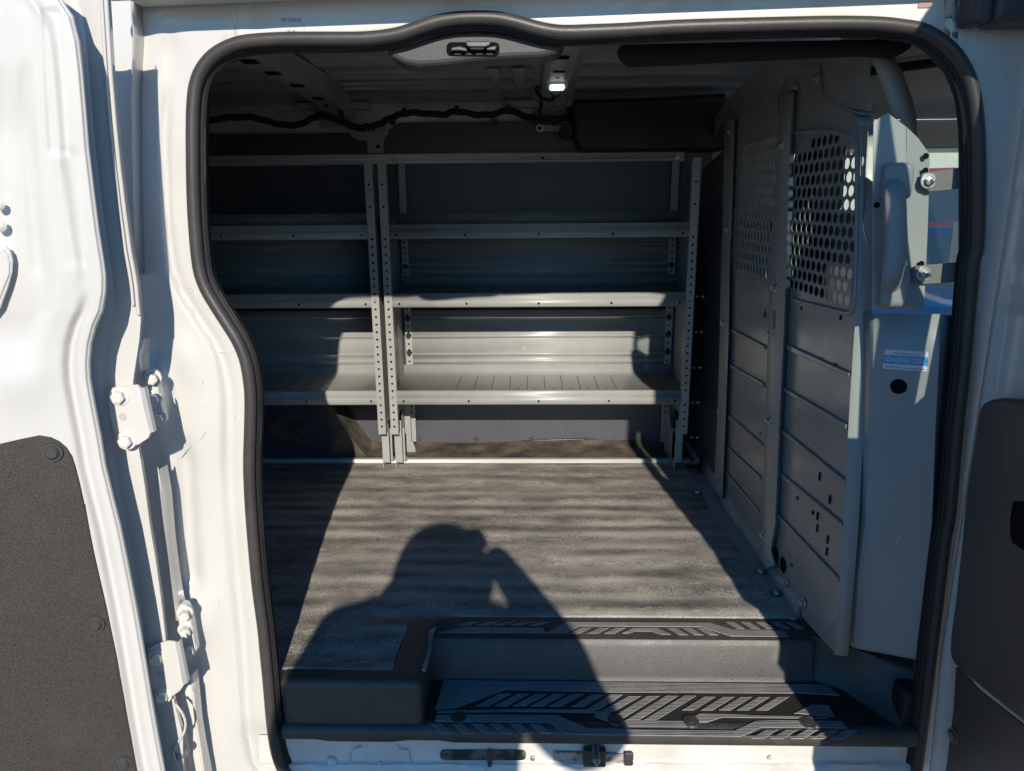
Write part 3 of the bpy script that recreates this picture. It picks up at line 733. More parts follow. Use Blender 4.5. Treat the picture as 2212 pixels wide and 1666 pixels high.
hinge(7, [(888,935),(930,905),(1012,884),(1058,890),(1085,1020),(1110,1148),(1085,1185),(1020,1232),(950,1250),(925,1232),(895,1060)],
      [(950,980),(985,1208)], (968,1083), [(1068,690),(1085,662),(1118,668),(1145,720),(1165,840),(1182,945),(1165,975),(1105,1000),(1085,850)], [(1122,718),(1128,815),(1148,930)], [(1060,892),(1110,1148)])
# bent body flanges between the hinges
def strip(reg, L, R_, Y, name, m=WHITE):
    rows = [[at(*q(reg,*a), Y=Y), at(*q(reg,(a[0]+b[0])/2,(a[1]+b[1])/2), Y=Y-.004), at(*q(reg,*b), Y=Y), at(*q(reg,*b), Y=Y)+V((.002,.03,0))] for a, b in zip(L, R_)]
    return P(MB().grid(rows), name, m, smooth=60, solid=.0015)
strip(7, [(948,-170),(950,0),(975,150),(1000,300),(1020,480),(1040,640),(1050,760)], [(958,-150),(985,0),(998,150),(1012,300),(1035,480),(1060,640),(1095,760)], -.062, 'pinch_flange')
strip(7, [(1088,1110),(1090,1250),(1105,1400),(1130,1550),(1150,1700),(1160,1800)], [(1150,1100),(1165,1250),(1180,1400),(1205,1550),(1235,1700),(1250,1800)], -.052, 'pinch_flange')
P(MB().tube([at(*q(7,x,y), Y=-.058) for x, y in ((1165,1180),(1180,1350),(1205,1500),(1225,1640),(1240,1760))], .003, 8), 'flange_bead', WHITE, smooth=60)
strip(4, [(765,560),(750,620),(735,700),(745,800)], [(850,540),(840,640),(845,720),(850,780)], -.075, 'pinch_flange')
strip(1, [(790,-60),(790,60),(800,200),(798,340),(786,600),(788,900),(796,1200),(816,1660)], [(812,-60),(808,60),(822,220),(812,400),(806,600),(808,900),(814,1200),(830,1660)], -.012, 'body_seam')
P(MB().tube(smooth_path([at(*q(7,x,y), Y=-.115) for x, y in ((1058,1262),(1095,1310),(1118,1370),(1112,1430),(1075,1490),(1048,1550),(1062,1612))], 4), .0026, 7), 'sealant_bead', WHITE, smooth=60)
c = at(*q(7,1100,1553), Y=-.10); P(MB().bolt(c, (0,-1,0), .0085, .012), 'flange_bolt', ZINC)

# ================================================================== RIGHT DOOR
XD0, YD0, SD = .820, -.045, .16          # hinge edge of the inner face; it leans inwards towards its free edge
ND = V((-1, -SD, 0)).normalized()        # inner face normal
def rface(px, py, off=0.):
    # plane x = XD0 + SD*(y-YD0), moved by off towards the opening
    r = ray(px, py); 
    t = (XD0 - off - SD*YD0 + SD*CAM.y) / (r.x - SD*r.y)
    return CAM + r*t
redge = [(y, x) for x, y in ql(3, (1975,-300),(1950,0),(1915,200),(1880,380),(1868,520),(1868,700),(1878,900),(1884,1100),(1884,1300),(1878,1500))] + \
        [(y, x) for x, y in ql(6, (1874,150),(1868,300),(1845,600),(1805,880),(1770,1150),(1728,1400),(1692,1640))] + [(y, x) for x, y in ql(10, (1690,200),(1655,400),(1618,650),(1588,950),(1560,1250),(1525,1600),(1500,1850))]
def dpt(y_, z, off=0.): return V((XD0 + SD*(y_-YD0) - off, y_, z))
# window in the door (beyond the frame): built as a frame around it
zs_ = []
rows_edge = []
YW0, YE = -.20, -.715
for k in range(110):
    py = -190 + k*18.3
    rows_edge.append(rface(interp(redge, py), py))
rows_edge.sort(key=lambda p: p.z)
tab_edge = [(p.z, p.y) for p in rows_edge]
mb = MB()
ZT = 1.56
zl = [-.35 + i*(ZT+.35)/90 for i in range(91)]
rows = []
for z in zl:
    ye = min(-.03, interp(tab_edge, z)); r = []
    n = 16
    for j in range(n+1):
        t = j/n; y_ = ye + (YW0 - ye)*t
        d = (ye - y_)
        rel = -.010*sst(.02, 0, d) + .006*gs(d, .045, .018) - .006*gs(d, .018, .006)
        r.append(dpt(y_, z, rel))
    rows.append([r[0] + V((.045, .012, 0))] + r)
rdoor = P(mb.grid(rows), 'front_side_door', WHITE, smooth=70)
tag(rdoor, 'white half door swung open on the right, its inner face in shade')
def holed(outer, holes, off=0.):
    bm = bmesh.new(); ed = []
    for loop in [outer] + holes:
        vs_ = [bm.verts.new(dpt(y_, z, off)) for y_, z in loop]
        ed += [bm.edges.new((vs_[i], vs_[(i+1) % len(vs_)])) for i in range(len(vs_))]
    bmesh.ops.triangle_fill(bm, use_beauty=True, edges=ed); bm.verts.index_update()
    def inside(p, poly):
        c = False; n = len(poly)
        for i in range(n):
            (y1, z1), (y2, z2) = poly[i], poly[(i+1) % n]
            if (z1 > p[1]) != (z2 > p[1]) and p[0] < (y2-y1)*(p[1]-z1)/(z2-z1) + y1: c = not c
        return c
    fs = [[v.index for v in f.verts] for f in bm.faces if not any(inside((f.calc_center_median().y, f.calc_center_median().z), h) for h in holes)]
    m_ = MB().add([v.co.copy() for v in bm.verts], fs); bm.free(); return m_
win_a = [(-.205,.74),(-.205,1.28),(-.40,1.40),(-.66,1.50),(-.66,1.46),(-.416,1.08),(-.25,.93),(-.25,.74)]  # unseen window openings, outlined to drop sun patches on the plates and flange
win_b = [(-.475,.79),(-.475,1.02),(-.575,1.16),(-.575,.84)]
P(holed([(YW0,-.35),(YW0,ZT),(YE,ZT),(YE,-.35)], [win_a, win_b]), 'door_frame', WHITE, parent=rdoor, solid=.003)
P(MB().prism([dpt(-.202,.72,-.006), dpt(-.202,1.52,-.006), dpt(-.70,1.52,-.006), dpt(-.70,.72,-.006)], (.003,0,0)), 'door_window', GLASS, parent=rdoor)
# trims
bt = ql(10, (1705,1035),(1690,1300),(1640,1700),(1620,1850)) + [(2700,1850),(2700,1500)] + ql(10, (2120,1390),(1850,1180))
P(MB().prism([rface(x, y, .006) for x, y in bt], (.008,0,0)), 'lower_trim', PLAST, parent=rdoor, bevel=.003)
up = ql(6, (1838,1005),(1846,950),(1868,918),(1910,897),(1980,887),(2080,897),(2160,915),(2400,940),(2900,950)) + [(2700,1560)] + ql(10, (2120,1385),(1900,1205),(1760,1085),(1700,1032),(1674,990),(1668,940),(1672,850),(1700,640),(1738,300),(1764,0))
pocket = P(MB().prism([rface(x, y, .022) for x, y in up], (.018,.003,0)), 'door_pocket', PLAST, parent=rdoor, bevel=.010, seg=4)
pts = ql(10, (2052,40),(2400,30),(2400,330),(2110,330),(2050,290),(2035,240),(2035,150))
P(MB().prism([rface(x, y, .0245) for x, y in pts], (.003,0,0)), 'pocket_recess', HOLE, parent=rdoor)
c = rface(*q(10,1702,1452), .007); P(MB().cyl(c, c+ND*.004, .015, .014, 20).cyl(c+ND*.004, c+ND*.009, .011, .007, 18), 'push_clip', PLAST, parent=rdoor, smooth=30)

# ================================================================== CAB
cab = MB()
P(MB().profile([(.10,1.27),(.16,1.325),(.4,1.36),(.9,1.37),(1.4,1.35),(1.56,1.30)], .72, 2.1), 'cab_headliner', HEADL, smooth=50, solid=.01)
P(MB().box((.95,.02,-.5),(2.6,.06,.42)).box((.95,.02,1.22),(2.2,.06,1.30)).box((.86,.03,-.3),(.97,.12,1.34)), 'cab_side_near', WHITE, bevel=.01)
P(MB().box((.85,1.60,-.5),(2.7,1.66,.50)).box((.85,1.58,1.19),(2.2,1.64,1.31)).box((.80,1.57,.3),(.98,1.64,1.31)), 'cab_side_far', mat('cab_door_trim', (.50,.47,.40), .6), bevel=.01)
P(MB().tube([V((1.98,1.55,1.28)), V((2.15,1.57,1.10)), V((2.38,1.60,.80)), V((2.5,1.62,.55))], .045, 10, flat=.6), 'front_pillar', BEIGE, smooth=60)
P(MB().tube([V((1.98,.12,1.28)), V((2.15,.10,1.10)), V((2.38,.08,.80)), V((2.5,.06,.55))], .04, 10, flat=.6), 'front_pillar', BEIGE, smooth=60)
P(MB().box((2.0,.05,-.4),(2.75,1.62,.47)).box((1.9,.1,.40),(2.3,1.6,.53)), 'dashboard', PLAST, bevel=.04)
P(MB().box((1.97,.12,1.275),(2.04,1.6,1.33)), 'windscreen_header', HEADL, bevel=.01)
P(MB().prism([(2.02,.12,1.28),(2.60,.10,.52),(2.60,1.60,.52),(2.02,1.55,1.28)], (.004,0,.003)), 'windscreen', GLASS)
P(MB().prism([(1.0,1.62,.49),(2.45,1.63,.49),(2.05,1.61,1.2),(1.0,1.61,1.2)], (0,.004,0)), 'door_glass', GLASS)
def seat(y0, y1, h):
    s_ = MB(); x = .98
    s_.prism([(x,y0,.02+h),(x+.10,y0,.02+h),(x+.05,y0,.62+h),(x+.02,y0,.80+h),(x-.09,y0,.80+h),(x-.07,y0,.5+h)], (0,y1-y0,0))
    s_.box((x,y0,-.12+h),(x+.50,y1,.06+h))
    so = P(s_, 'seat', SEAT, bevel=.035, seg=4)
    ym = (y0+y1)/2
    so2 = MB().prism([(x-.09,ym-.14,.79+h),(x+.02,ym-.14,.79+h),(x+.02,ym-.12,1.03+h),(x-.06,ym-.12,1.04+h)], (0,.26,0)).build('headrest', SEAT, so, bevel=.03, seg=4)
    for dy in (-.06,.06+h): MB().cyl((x-.04,ym+dy,.76+h),(x-.04,ym+dy,.88+h),.007).build('headrest_post', CHROME, so, smooth=40)
seat(.16,.66,-.32); seat(.90,1.48,.17)
th_ = [V((1.62 + .055*math.cos(a)*1.0, 1.24 + .19*math.cos(a)*0 + .19*math.sin(a), .62 + .17*math.cos(a))) for a in [2*math.pi*k/32 for k in range(32)]]
sw = P(MB().tube(th_, .017, 10, closed=True), 'steering_wheel', PLAST, smooth=60)
MB().cyl((1.62,1.24,.62),(1.70,1.24,.60),.06,.05).tube([V((1.62,1.06,.62)),V((1.64,1.24,.62)),V((1.62,1.42,.62))],.016,8).build('wheel_hub', PLAST, sw, smooth=50)
mc = at(2082, 540, Y=1.82); 
mir = P(MB().box(mc+V((0,-.10,-.16)), mc+V((.09,.11,.13))), 'side_mirror', BLACK, bevel=.035, seg=4)
MB().box(mc+V((-.003,-.085,-.145)), mc+V((-.0005,.095,.115))).build('mirror_glass', MIRG, mir)
c = at(*q(3,1628,648), Y=.9)
P(MB().box((1.15,.62,1.349),(1.35,.80,1.353)), 'visor_label', STW)
P(MB().box((1.15,.80,1.349),(1.35,.83,1.353)), 'visor_label_band', YEL)
vis = P(MB().box((1.55,.2,1.30),(1.90,.78,1.325)).box((1.55,.95,1.30),(1.90,1.5,1.325)), 'sun_visor', HEADL, bevel=.01)
P(MB().tube(smooth_path([V((.80,.9,1.335)), V((.98,.7,1.335)), V((1.25,.45,1.335)), V((1.5,.3,1.32))], 5), .012, 8), 'headliner_seam', BLACKIN, smooth=60)
# seat belt strap hanging from the pillar top
L_ = ql(3, (1190,322),(1235,440),(1290,590),(1330,690),(1400,740),(1470,830)); R_ = ql(3, (1325,322),(1390,440),(1445,590),(1470,700),(1476,780),(1478,835))
rows = [[at(*a, Y=.13), at((a[0]+b[0])/2,(a[1]+b[1])/2, Y=.125), at(*b, Y=.14)] for a, b in zip(L_, R_)]
P(MB().grid(rows), 'belt_strap', STRAP, smooth=50, solid=.003)

# ================================================================== RAILS
def rail(name, label, prof, x0, x1, loc, holes=()):
    r = thing(name, label, 'rail', loc)
    mb = MB(); mb.profile(prof, x0, x1); mb.build('rail_extrusion', ALU, r, smooth=20, solid=.002, off=1)
    return r
Yr = 1.56; zr1 = at(900, 333, Y=Yr).z; zr0 = at(900, 353, Y=Yr).z; xr1 = at(1478, 342, Y=Yr).x
hh = zr1 - zr0
wr = rail('wall_rail', 'long aluminium rail along the wall above the shelving units', [(Yr+.03,zr0),(Yr,zr0),(Yr-.004,zr0+hh*.22),(Yr+.006,zr0+hh*.28),(Yr+.006,zr0+hh*.70),(Yr-.004,zr0+hh*.76),(Yr,zr1),(Yr+.03,zr1)], -2.2, xr1, (-.8,Yr,zr0))
for px in (1172, 862, 846, 1463):
    c = at(px, 342, Y=Yr-.001); r_ = .0055 if px == 1172 else .011
    MB().cyl(c+V((0,.01,0)), c+V((0,-.004,0)), r_, r_*.9, 16, 0).build('rail_bolt', HOLE if px == 1172 else ZINC, wr, smooth=30)
fr = rail('floor_track', 'thin aluminium track on the floor at the foot of the shelving units', [(1.405,.004),(1.402,.012),(1.392,.013),(1.390,.009),(1.384,.009),(1.382,.016),(1.372,.016),(1.366,.003)], -2.2, .625, (-.8,1.38,0))

# ================================================================== SHELVING
Y0 = 1.25; Y1 = 1.565; XA, XB = -.520, .580
zs3 = [at(1100, 845, Y=Y0).z, at(1100, 633, Y=Y0).z, at(1100, 483, Y=Y0).z]
shelf = thing('shelving_unit', 'grey steel three tier shelving unit nearer the partition, fully in view', 'shelving unit', ((XA+XB)/2, 1.42, 0), 'grey steel shelving units along the far wall')
def S(mb, name, mats=STEEL, parent=shelf, **k): return mb.build(name, mats, parent, **k)
zpt = at(830, 348, Y=Y0).z; zpb = at(845, 937, Y=Y0).z
def post(xa, xb, y, z0, z1, spans, r=.0042):
    mb = MB()
    mb.box((xa, y-.0015, z0), (xb, y+.0015, z1))
    mb.box((xa, y+.0015, z0+.01), (xa+.003, y+.026, z1-.01)); mb.box((xb-.003, y+.0015, z0+.01), (xb, y+.026, z1-.01))
    xc = (xa+xb)/2
    for a, b, step in spans:
        z = a
        while z < b:
            mb.cyl((xc, y-.0019, z), (xc, y-.0013, z), r, r, 10, 1); z += step
    return S(mb, 'post', [STEEL, HOLE])
pw = .028
spn = [(zpb+.03, zs3[2]-.05, .0275), (zs3[2]+.06, zpt-.02, .075)]
pA = post(XA-.003, XA-.003+pw, Y0-.006, zpb, zpt, spn); pB = post(XB-pw, XB, Y0-.006, zpb, zpt, spn)
for po_, xc in ((pA, XA-.003+pw*.5), (pB, XB-pw*.5)):
    for z in zs3:
        MB().cyl((xc, Y0-.007, z-.022), (xc, Y0-.011, z-.022), .0065, .005, 12).build('bolt', ZINC, po_, smooth=40)
# end panels
for x in (XA, XB-.002):
    mb = MB().box((x, Y0+.02, .20), (x+.002, Y1, zs3[2]+.02)).box((x, Y0+.02, zs3[2]+.02), (x+.002, Y0+.12, zpt-.02))
    S(mb, 'end_panel')
# rear posts with black knobs
for xa in (XA+.012, XB-.012-.028):
    rp1 = S(MB().box((xa, Y1-.012, .03), (xa+.028, Y1-.009, zr0)).box((xa + (0 if xa < 0 else .025), Y1-.012, .03), (xa+ (.003 if xa < 0 else .028), Y1+.02, zr0)), 'rear_post', bevel=.001)
    mb = MB(); z = .16
    while z < zs3[2]-.01: mb.cyl((xa+.014, Y1-.0126, z), (xa+.014, Y1-.0115, z), .0042, .0042, 10); z += .024
    mb.build('post_holes', HOLE, rp1)
    for zz in (zs3[0]+.085, zs3[0]+.155, zs3[0]+.225, zs3[1]+.07, zs3[1]+.20):
        MB().cyl((xa+.014, Y1-.012, zz), (xa+.014, Y1-.026, zz), .0115, .008, 16).build('knob', BLACKIN, rp1, smooth=40)
# shelves
for i, z in enumerate(zs3):
    t = z
    prof = [(Y1-.014, t+.035),(Y1-.020, t+.012),(Y1-.032, t+.001),(Y1-.06,t-.004),(Y0+.02, t-.004),(Y0+.014,t-.001),(Y0+.010, t),(Y0+.003, t),(Y0, t-.003),(Y0, t-.024),(Y0-.004,t-.027),(Y0-.004,t-.048),(Y0,t-.051),(Y0+.016,t-.051),(Y0+.016,t-.044)]
    mb = MB(); mb.profile(prof, XA+.003, XB-.003)
    so = S(mb, 'shelf', smooth=20, solid=.0012)
    mb = MB()
    for fx in (.045,.265,.50,.735,.955):
        x = XA + (XB-XA)*fx; mb.cyl((x, Y0-.0045, t-.037), (x, Y0-.0055, t-.037), .0042, .0042, 10)
    mb.build('lip_holes', HOLE, so)
    mb = MB()
    for k in range(10):
        x = XA + .24 + k*.0665
        mb.box((x, Y0+.03, t-.0036), (x+.0025, Y1-.055, t-.0024))
        if k > 2 and k % 1 == 0: mb.box((x+.028, Y0+.045, t-.0036), (x+.038, Y0+.055, t-.0026), 0)
    mb.build('shelf_slots', HOLE if False else mat('slot_shade', (.07,.075,.075), .6), so)
# back panels with pressed ribs
for z in zs3[:2]:
    h = .245; zb = z + .012
    prof = [(0, 0), (-.001, .030), (-.006, .034), (-.006, .042), (-.001, .046), (-.001, .060), (-.007,.063),(-.007,.070),(-.001,.073),(-.001,.125), (.005,.129), (.005,.133), (-.003,.136), (-.003,.141), (0,.145), (0,.205), (.005,.209),(.005,.213),(-.003,.216),(-.003,.220),(0,.223),(0,h),(.010,h)]
    mb = MB(); mb.profile([(Y1-.014+a, zb+b) for a, b in prof], XA+.04, XB-.04)
    S(mb, 'back_panel', smooth=15, solid=.001)
# feet
for xa, sg in ((XA-.002, 1), (XB-.030, -1)):
    S(MB().box((xa, 1.300, .03), (xa+.028, 1.303, .20)).box((xa, 1.303, .0), (xa+.003, 1.40, .14)).box((xa, 1.36, .0165), (xa+.028, 1.363, .15)).prism([(xa,1.303,.14),(xa,1.36,.14),(xa,1.36,.02),(xa,1.303,.05)], (.003,0,0)).box((xa-.004, 1.352, .0165), (xa+.034, 1.40, .0195)), 'front_foot', bevel=.002)
    S(MB().box((xa+.006, 1.50, .004), (xa+.030, 1.503, .26)).prism([(xa+.003,1.36,.0),(xa+.003,1.53,.0),(xa+.003,1.53,.26),(xa+.003,1.40,.12)], (.002,0,0)).prism([(xa-.002,1.499,.05),(xa+.036,1.499,.05),(xa+.046,1.499,.02),(xa+.046,1.499,.004),(xa-.002,1.499,.004)], (0,-.003,0)), 'rear_foot', bevel=.001)
s2 = copy_tree(shelf)
s2.location.x -= (XB - XA) + .022
s2['label'] = 'grey steel three tier shelving unit at the left, cut off by the rear pillar'

# ================================================================== PARTITION
PX = .66
part = thing('bulkhead_partition', 'grey steel bulkhead partition with two perforated windows dividing the cargo bay from the cab', 'partition', (PX, .6, 0))
def D(mb, name, mats=STEELD, parent=part, **k): return mb.build(name, mats, parent, **k)
def pl(r, *pts, X=PX): return [at(*q(r,x,y), X=X) for x, y in pts]
def flatx(pts, X): return [V((X, p.y, p.z)) for p in pts]
def perf_panel(outline, win, cy, cz, rx, rz, name, skip=lambda i, j, nr, nc: False):
    # outline polygon (y, z) with a rectangular window of staggered oval holes
    y0, y1, z0, z1 = win
    nr = max(3, round((z1-z0)/cz)); nc = max(3, round((y1-y0)/cy)); cz = (z1-z0)/nr; cyy = (y1-y0)/(nc+.5)
    mb = MB(); K = 16
    def rectpt(cx, c_z, hy, hz, an):
        c_, s_ = math.cos(an), math.sin(an); k = min(hy/abs(c_) if abs(c_) > 1e-9 else 1e9, hz/abs(s_) if abs(s_) > 1e-9 else 1e9)
        return V((PX, cx + c_*k, c_z + s_*k))
    for i in range(nr):
        zc = z0 + cz*(i+.5); offs = cyy/2 if i % 2 else 0
        # filler half cell
        fy = (y0, y0+cyy/2) if i % 2 else (y1-cyy/2, y1)
        mb.poly([(PX,fy[0],zc-cz/2),(PX,fy[1],zc-cz/2),(PX,fy[1],zc+cz/2),(PX,fy[0],zc+cz/2)])
        for j in range(nc):
            yc = y0 + offs + cyy*(j+.5)
            if skip(i, j, nr, nc):
                mb.poly([(PX,yc-cyy/2,zc-cz/2),(PX,yc+cyy/2,zc-cz/2),(PX,yc+cyy/2,zc+cz/2),(PX,yc-cyy/2,zc+cz/2)]); continue
            base = math.atan2(cz/2, cyy/2)
            angs = sorted([base, math.pi-base, math.pi+base, 2*math.pi-base] + [2*math.pi*(k+.5)/12 for k in range(12)])
            n = len(angs)
            pts = [rectpt(yc, zc, cyy/2, cz/2, a) for a in angs] + [V((PX, yc+rx*math.cos(a), zc+rz*math.sin(a))) for a in angs]
            mb.add(pts, [(k, (k+1)%n, n+(k+1)%n, n+k) for k in range(n)])
    # surrounding sheet: outline minus window, via bmesh triangulation of outline+hole
    bm = bmesh.new()
    vo = [bm.verts.new((PX, y, z)) for y, z in outline]
    vi = [bm.verts.new((PX, y, z)) for y, z in ((y0,z0),(y1,z0),(y1,z1),(y0,z1))]
    ed = [bm.edges.new((vo[i], vo[(i+1)%len(vo)])) for i in range(len(vo))] + [bm.edges.new((vi[i], vi[(i+1)%4])) for i in range(4)]
    bmesh.ops.triangle_fill(bm, use_beauty=True, use_dissolve=False, edges=ed)
    bm.verts.index_update()
    cyc = (y0+y1)/2
    fs = []
    for f in bm.faces:
        c = f.calc_center_median()
        if y0+1e-5 < c.y < y1-1e-5 and z0+1e-5 < c.z < z1-1e-5: continue
        fs.append([v.index for v in f.verts])
    mb.add([v.co.copy() for v in bm.verts], fs); bm.free()
    return D(mb, name, solid=.0015)
yz = lambda pts: [(p.y, p.z) for p in pts]
# near (right) panel outline, face part
oR = yz(pl(3, (660,600),(700,470),(820,400),(885,400),(908,590),(1000,650),(1090,690),(1135,760),(1142,900),(1135,1500)) + pl(6, (1112,400),(1085,800),(1062,1200),(1040,1640)) + pl(10, (985,960)) + pl(10, (800,760),(680,600),(590,470),(545,350)) + pl(6, (560,1500),(590,900),(615,300)) + pl(3, (630,1400)))
wr_ = pl(3, (735,838),(1085,838)) + pl(6, (720,300),(1075,300))
wy0 = min(p.y for p in wr_); wy1 = max(p.y for p in wr_)
zT = max(pl(3,(905,815))[0].z, 0); zB = pl(6,(880,285))[0].z
winR = (wy0, wy1, zB, zT)
perf_panel(oR, winR, (wy1-wy0)/11.5, (zT-zB)/13, (wy1-wy0)/11.5*.40, (zT-zB)/13*.42, 'perforated_panel', lambda i, j, nr, nc: (i == nr-1 and (j < 4 or j > nc-4)))
oL = yz(pl(3, (372,715),(400,690),(635,545),(640,900),(628,1400)) + pl(6, (600,300),(575,900),(545,1500)) + pl(10, (528,330)) + pl(10, (440,230),(300,30)) + pl(6, (300,1480),(330,900),(345,300)) + pl(3, (355,1400)))
wl_ = pl(3, (402,858),(612,830)) + pl(6, (388,130),(585,165))
wy0 = min(p.y for p in wl_)+.004; wy1 = max(p.y for p in wl_)
zT2 = pl(3,(500,850))[0].z; zB2 = pl(6,(480,140))[0].z
perf_panel(oL, (wy0, wy1, zB2, zT2), (wy1-wy0)/12.5, (zT2-zB2)/12, (wy1-wy0)/12.5*.40, (zT2-zB2)/12*.42, 'perforated_panel')
def ribbar(r, top, bot, name='rib', h=.007):
    a, b = top; c_, d = bot
    mb = MB().prism(pl(r, a, b, d, c_), (-h, 0, 0)); D(mb, name, bevel=.004, seg=3)
for t_, b_ in (([(700,560),(1085,735)],[(700,600),(1080,765)]), ([(682,820),(1066,1045)],[(682,848),(1062,1078)]), ([(672,1075),(1052,1380)],[(672,1102),(1048,1408)]), ([(658,1332),(1030,1636)],[(658,1358),(1026,1664)])):
    ribbar(6, t_, b_)
ribbar(10, [(642,110),(1010,500)], [(642,135),(1006,532)])
for t_, b_ in (([(362,465),(568,572)],[(362,490),(566,598)]), ([(355,682),(560,798)],[(355,704),(558,826)]), ([(346,988),(548,1160)],[(346,1008),(546,1182)]), ([(340,1178),(538,1362)],[(340,1196),(536,1382)]), ([(335,1335),(528,1565)],[(335,1352),(526,1585)])):
    ribbar(6, t_, b_)
# raised border round the near window
bd = pl(3, (745,800),(905,790),(1060,815),(1105,850),(1118,950),(1115,1500)) + pl(6, (1105,280),(1095,340),(1075,372),(1000,360),(725,292))
D(MB().tube(smooth_path(flatx(bd, PX-.001), 3), .0055, 8), 'window_border', smooth=60)
# slots and holes in the panels
mb = MB()
for r_, x, y, w_, h_ in ((6,752,600,4,10),(6,823,628,4,10),(6,900,660,4,10),(6,985,694,4,11),(6,780,346,4,8),(6,1017,404,4,9),(6,890,1362,4,18),(6,952,1500,4,18),(6,755,1492,4,8),(6,877,1600,4,16),(6,848,1580,4,8),(6,560,383,4,16),(6,368,541,3,7),(6,354,952,3,6),(6,532,1100,3,8),(6,278,1224,3,4),(6,626,1375,4,7),
                       (10,952,28,4,16),(10,878,128,4,16),(10,875,200,4,16),(10,939,270,4,16),(10,933,342,4,16),(10,850,107,4,7),(10,755,20,4,7),(10,698,188,4,7),(10,766,260,4,7),(10,838,337,4,8),(10,913,420,4,8),(10,723,425,4,7),(10,606,274,4,6)):
    c = pl(r_, (x, y))[0]; mb.prism([(PX-.0022, c.y + a*w_*.001, c.z + b*h_*.00036*1.6) for a, b in ((-1,-1),(1,-1),(1,1),(-1,1))], (.0006,0,0))
for x, y in ((624,362),(670,424)):
    c = pl(10, (x, y))[0]; mb.cyl((PX-.0024, c.y, c.z), (PX-.0016, c.y, c.z), .021, .021, 22)
D(mb, 'panel_slots', HOLE)
# near flange (turned edge) of the right panel
fL = pl(3, (1090,690),(1135,760),(1142,900),(1137,1500)) + pl(6, (1112,400),(1085,800),(1062,1200),(1040,1640)) + pl(10, (985,960))
fRpx = ql(3, (1170,668),(1215,730),(1228,900),(1222,1500)) + ql(6, (1195,400),(1172,800),(1145,1200),(1122,1640)) + ql(10, (1058,970))
rows = []
for a, b in zip(fL, fRpx):
    bb = at(*b, Y=a.y - .006)
    rows.append([a + V((0,.004,0)), a + V((-.004,-.002,0)), a.lerp(bb, .3) + V((0,-.005,0)), bb + V((0,-.001,0)), bb + V((.004,.012,0))])
D(MB().grid(rows), 'edge_flange', STEEL, smooth=50, solid=.0015)
c0 = fL[-1]; 
# top flange along the near panel's shoulder
ft = pl(3, (885,400),(893,520),(912,588),(1000,640),(1090,675),(1150,690))
D(MB().grid([[p + V((0,0,0)) for p in ft], [p + V((.03,.004,.004)) for p in ft]]), 'top_flange', STEEL, smooth=50, solid=.0015)
# posts
Lp = ql(3, (648,600),(640,900),(628,1400)) + ql(6, (592,0),(578,500),(562,1000),(545,1640)) + ql(10, (527,360),(562,450))
Rp = ql(3, (720,560),(705,900),(690,1400)) + ql(6, (688,0),(670,500),(645,1000),(618,1640)) + ql(10, (592,330),(612,420))
rows = [[at(*a, X=PX-.004) + V((.004,.001,0)), at(*a, X=PX-.022), at(a[0]*.45+b[0]*.55, a[1]*.45+b[1]*.55, X=PX-.024), at(*b, X=PX-.018), at(*b, X=PX-.004) + V((.004,-.02,0))] for a, b in zip(Lp, Rp)]
midp = D(MB().grid(rows), 'centre_post', STEEL, smooth=45, solid=.0015)
Lp = ql(3, (312,720),(308,1000),(300,1400)) + ql(6, (292,0),(285,500),(270,1000),(250,1400),(246,1460))
Rp = ql(3, (372,720),(365,1000),(352,1400)) + ql(6, (345,0),(338,500),(320,1000),(303,1400),(300,1490))
rows = [[at(*a, X=PX-.004) + V((.004,.01,0)), at(*a, X=PX-.018), at(*b, X=PX-.016), at(*b, X=PX-.002) + V((.004,-.01,0))] for a, b in zip(Lp, Rp)]
farp = D(MB().grid(rows), 'rear_post', STEEL, smooth=45, solid=.0015)
for r_, x, y, X_ in ((3,655,877,-.026),(3,740,527,-.004),(6,618,220,-.026),(6,580,1020,-.026),(10,550,245,-.026),(3,340,795,-.019),(3,322,1385,-.019),(6,305,430,-.019),(6,287,965,-.019),(6,275,1353,-.019),(3,868,475,-.003),(10,600,415,-.01),(10,685,530,-.004),(10,790,655,-.004)):
    c = pl(r_, (x, y), X=PX+X_)[0]; MB().bolt(c, (-1,-.1,0), .0085, .009).build('bolt', ZINC, part, bevel=.0006)
D(MB().tube(smooth_path([at(*q(6,x,y), X=PX-.03) for x, y in ((600,478),(592,500),(580,508),(572,492),(560,488),(548,500),(552,515))], 4), .0016, 6), 'loose_cord', mat('white_cord', (.6,.58,.54), .7), smooth=60)
D(MB().prism([at(*q(6,x,y), X=PX-.0258) for x, y in ((606,360),(622,358),(618,470),(602,476))], (.001,0,0)), 'post_slot', mat('slot_edge_grey', (.10,.10,.10), .5))
# filler sheets to the far wall and to the roof
up_ = pl(3, (372,715),(312,720),(205,900),(150,960),(160,860),(220,780),(280,680),(330,600),(560,365),(600,345),(1195,318),(1195,672),(1150,665),(1010,640),(910,588),(888,398),(820,395),(690,465),(650,545),(400,690), X=PX+.006)
D(MB().prism(flatx(up_, PX+.004), (.002,0,0)), 'upper_filler', STEELD)
lo_ = [(1.10, .02), (1.10, 1.20), (1.58, 1.12), (1.60, .9), (1.60, .02)]
D(MB().prism([(PX+.002, y, z) for y, z in lo_], (.003,0,0)), 'wall_filler', LINER)
mb = MB()
for x, y in ((150,275),(140,490),(130,705),(120,915),(115,1125)):
    for dx in (0, 32):
        c = at(*q(6,x+dx,y), X=PX-.002); mb.cyl(c+V((.004,0,0)), c+V((-.006,0,0)), .006, .004, 12)
D(mb, 'filler_rivets', ZINC, smooth=40)
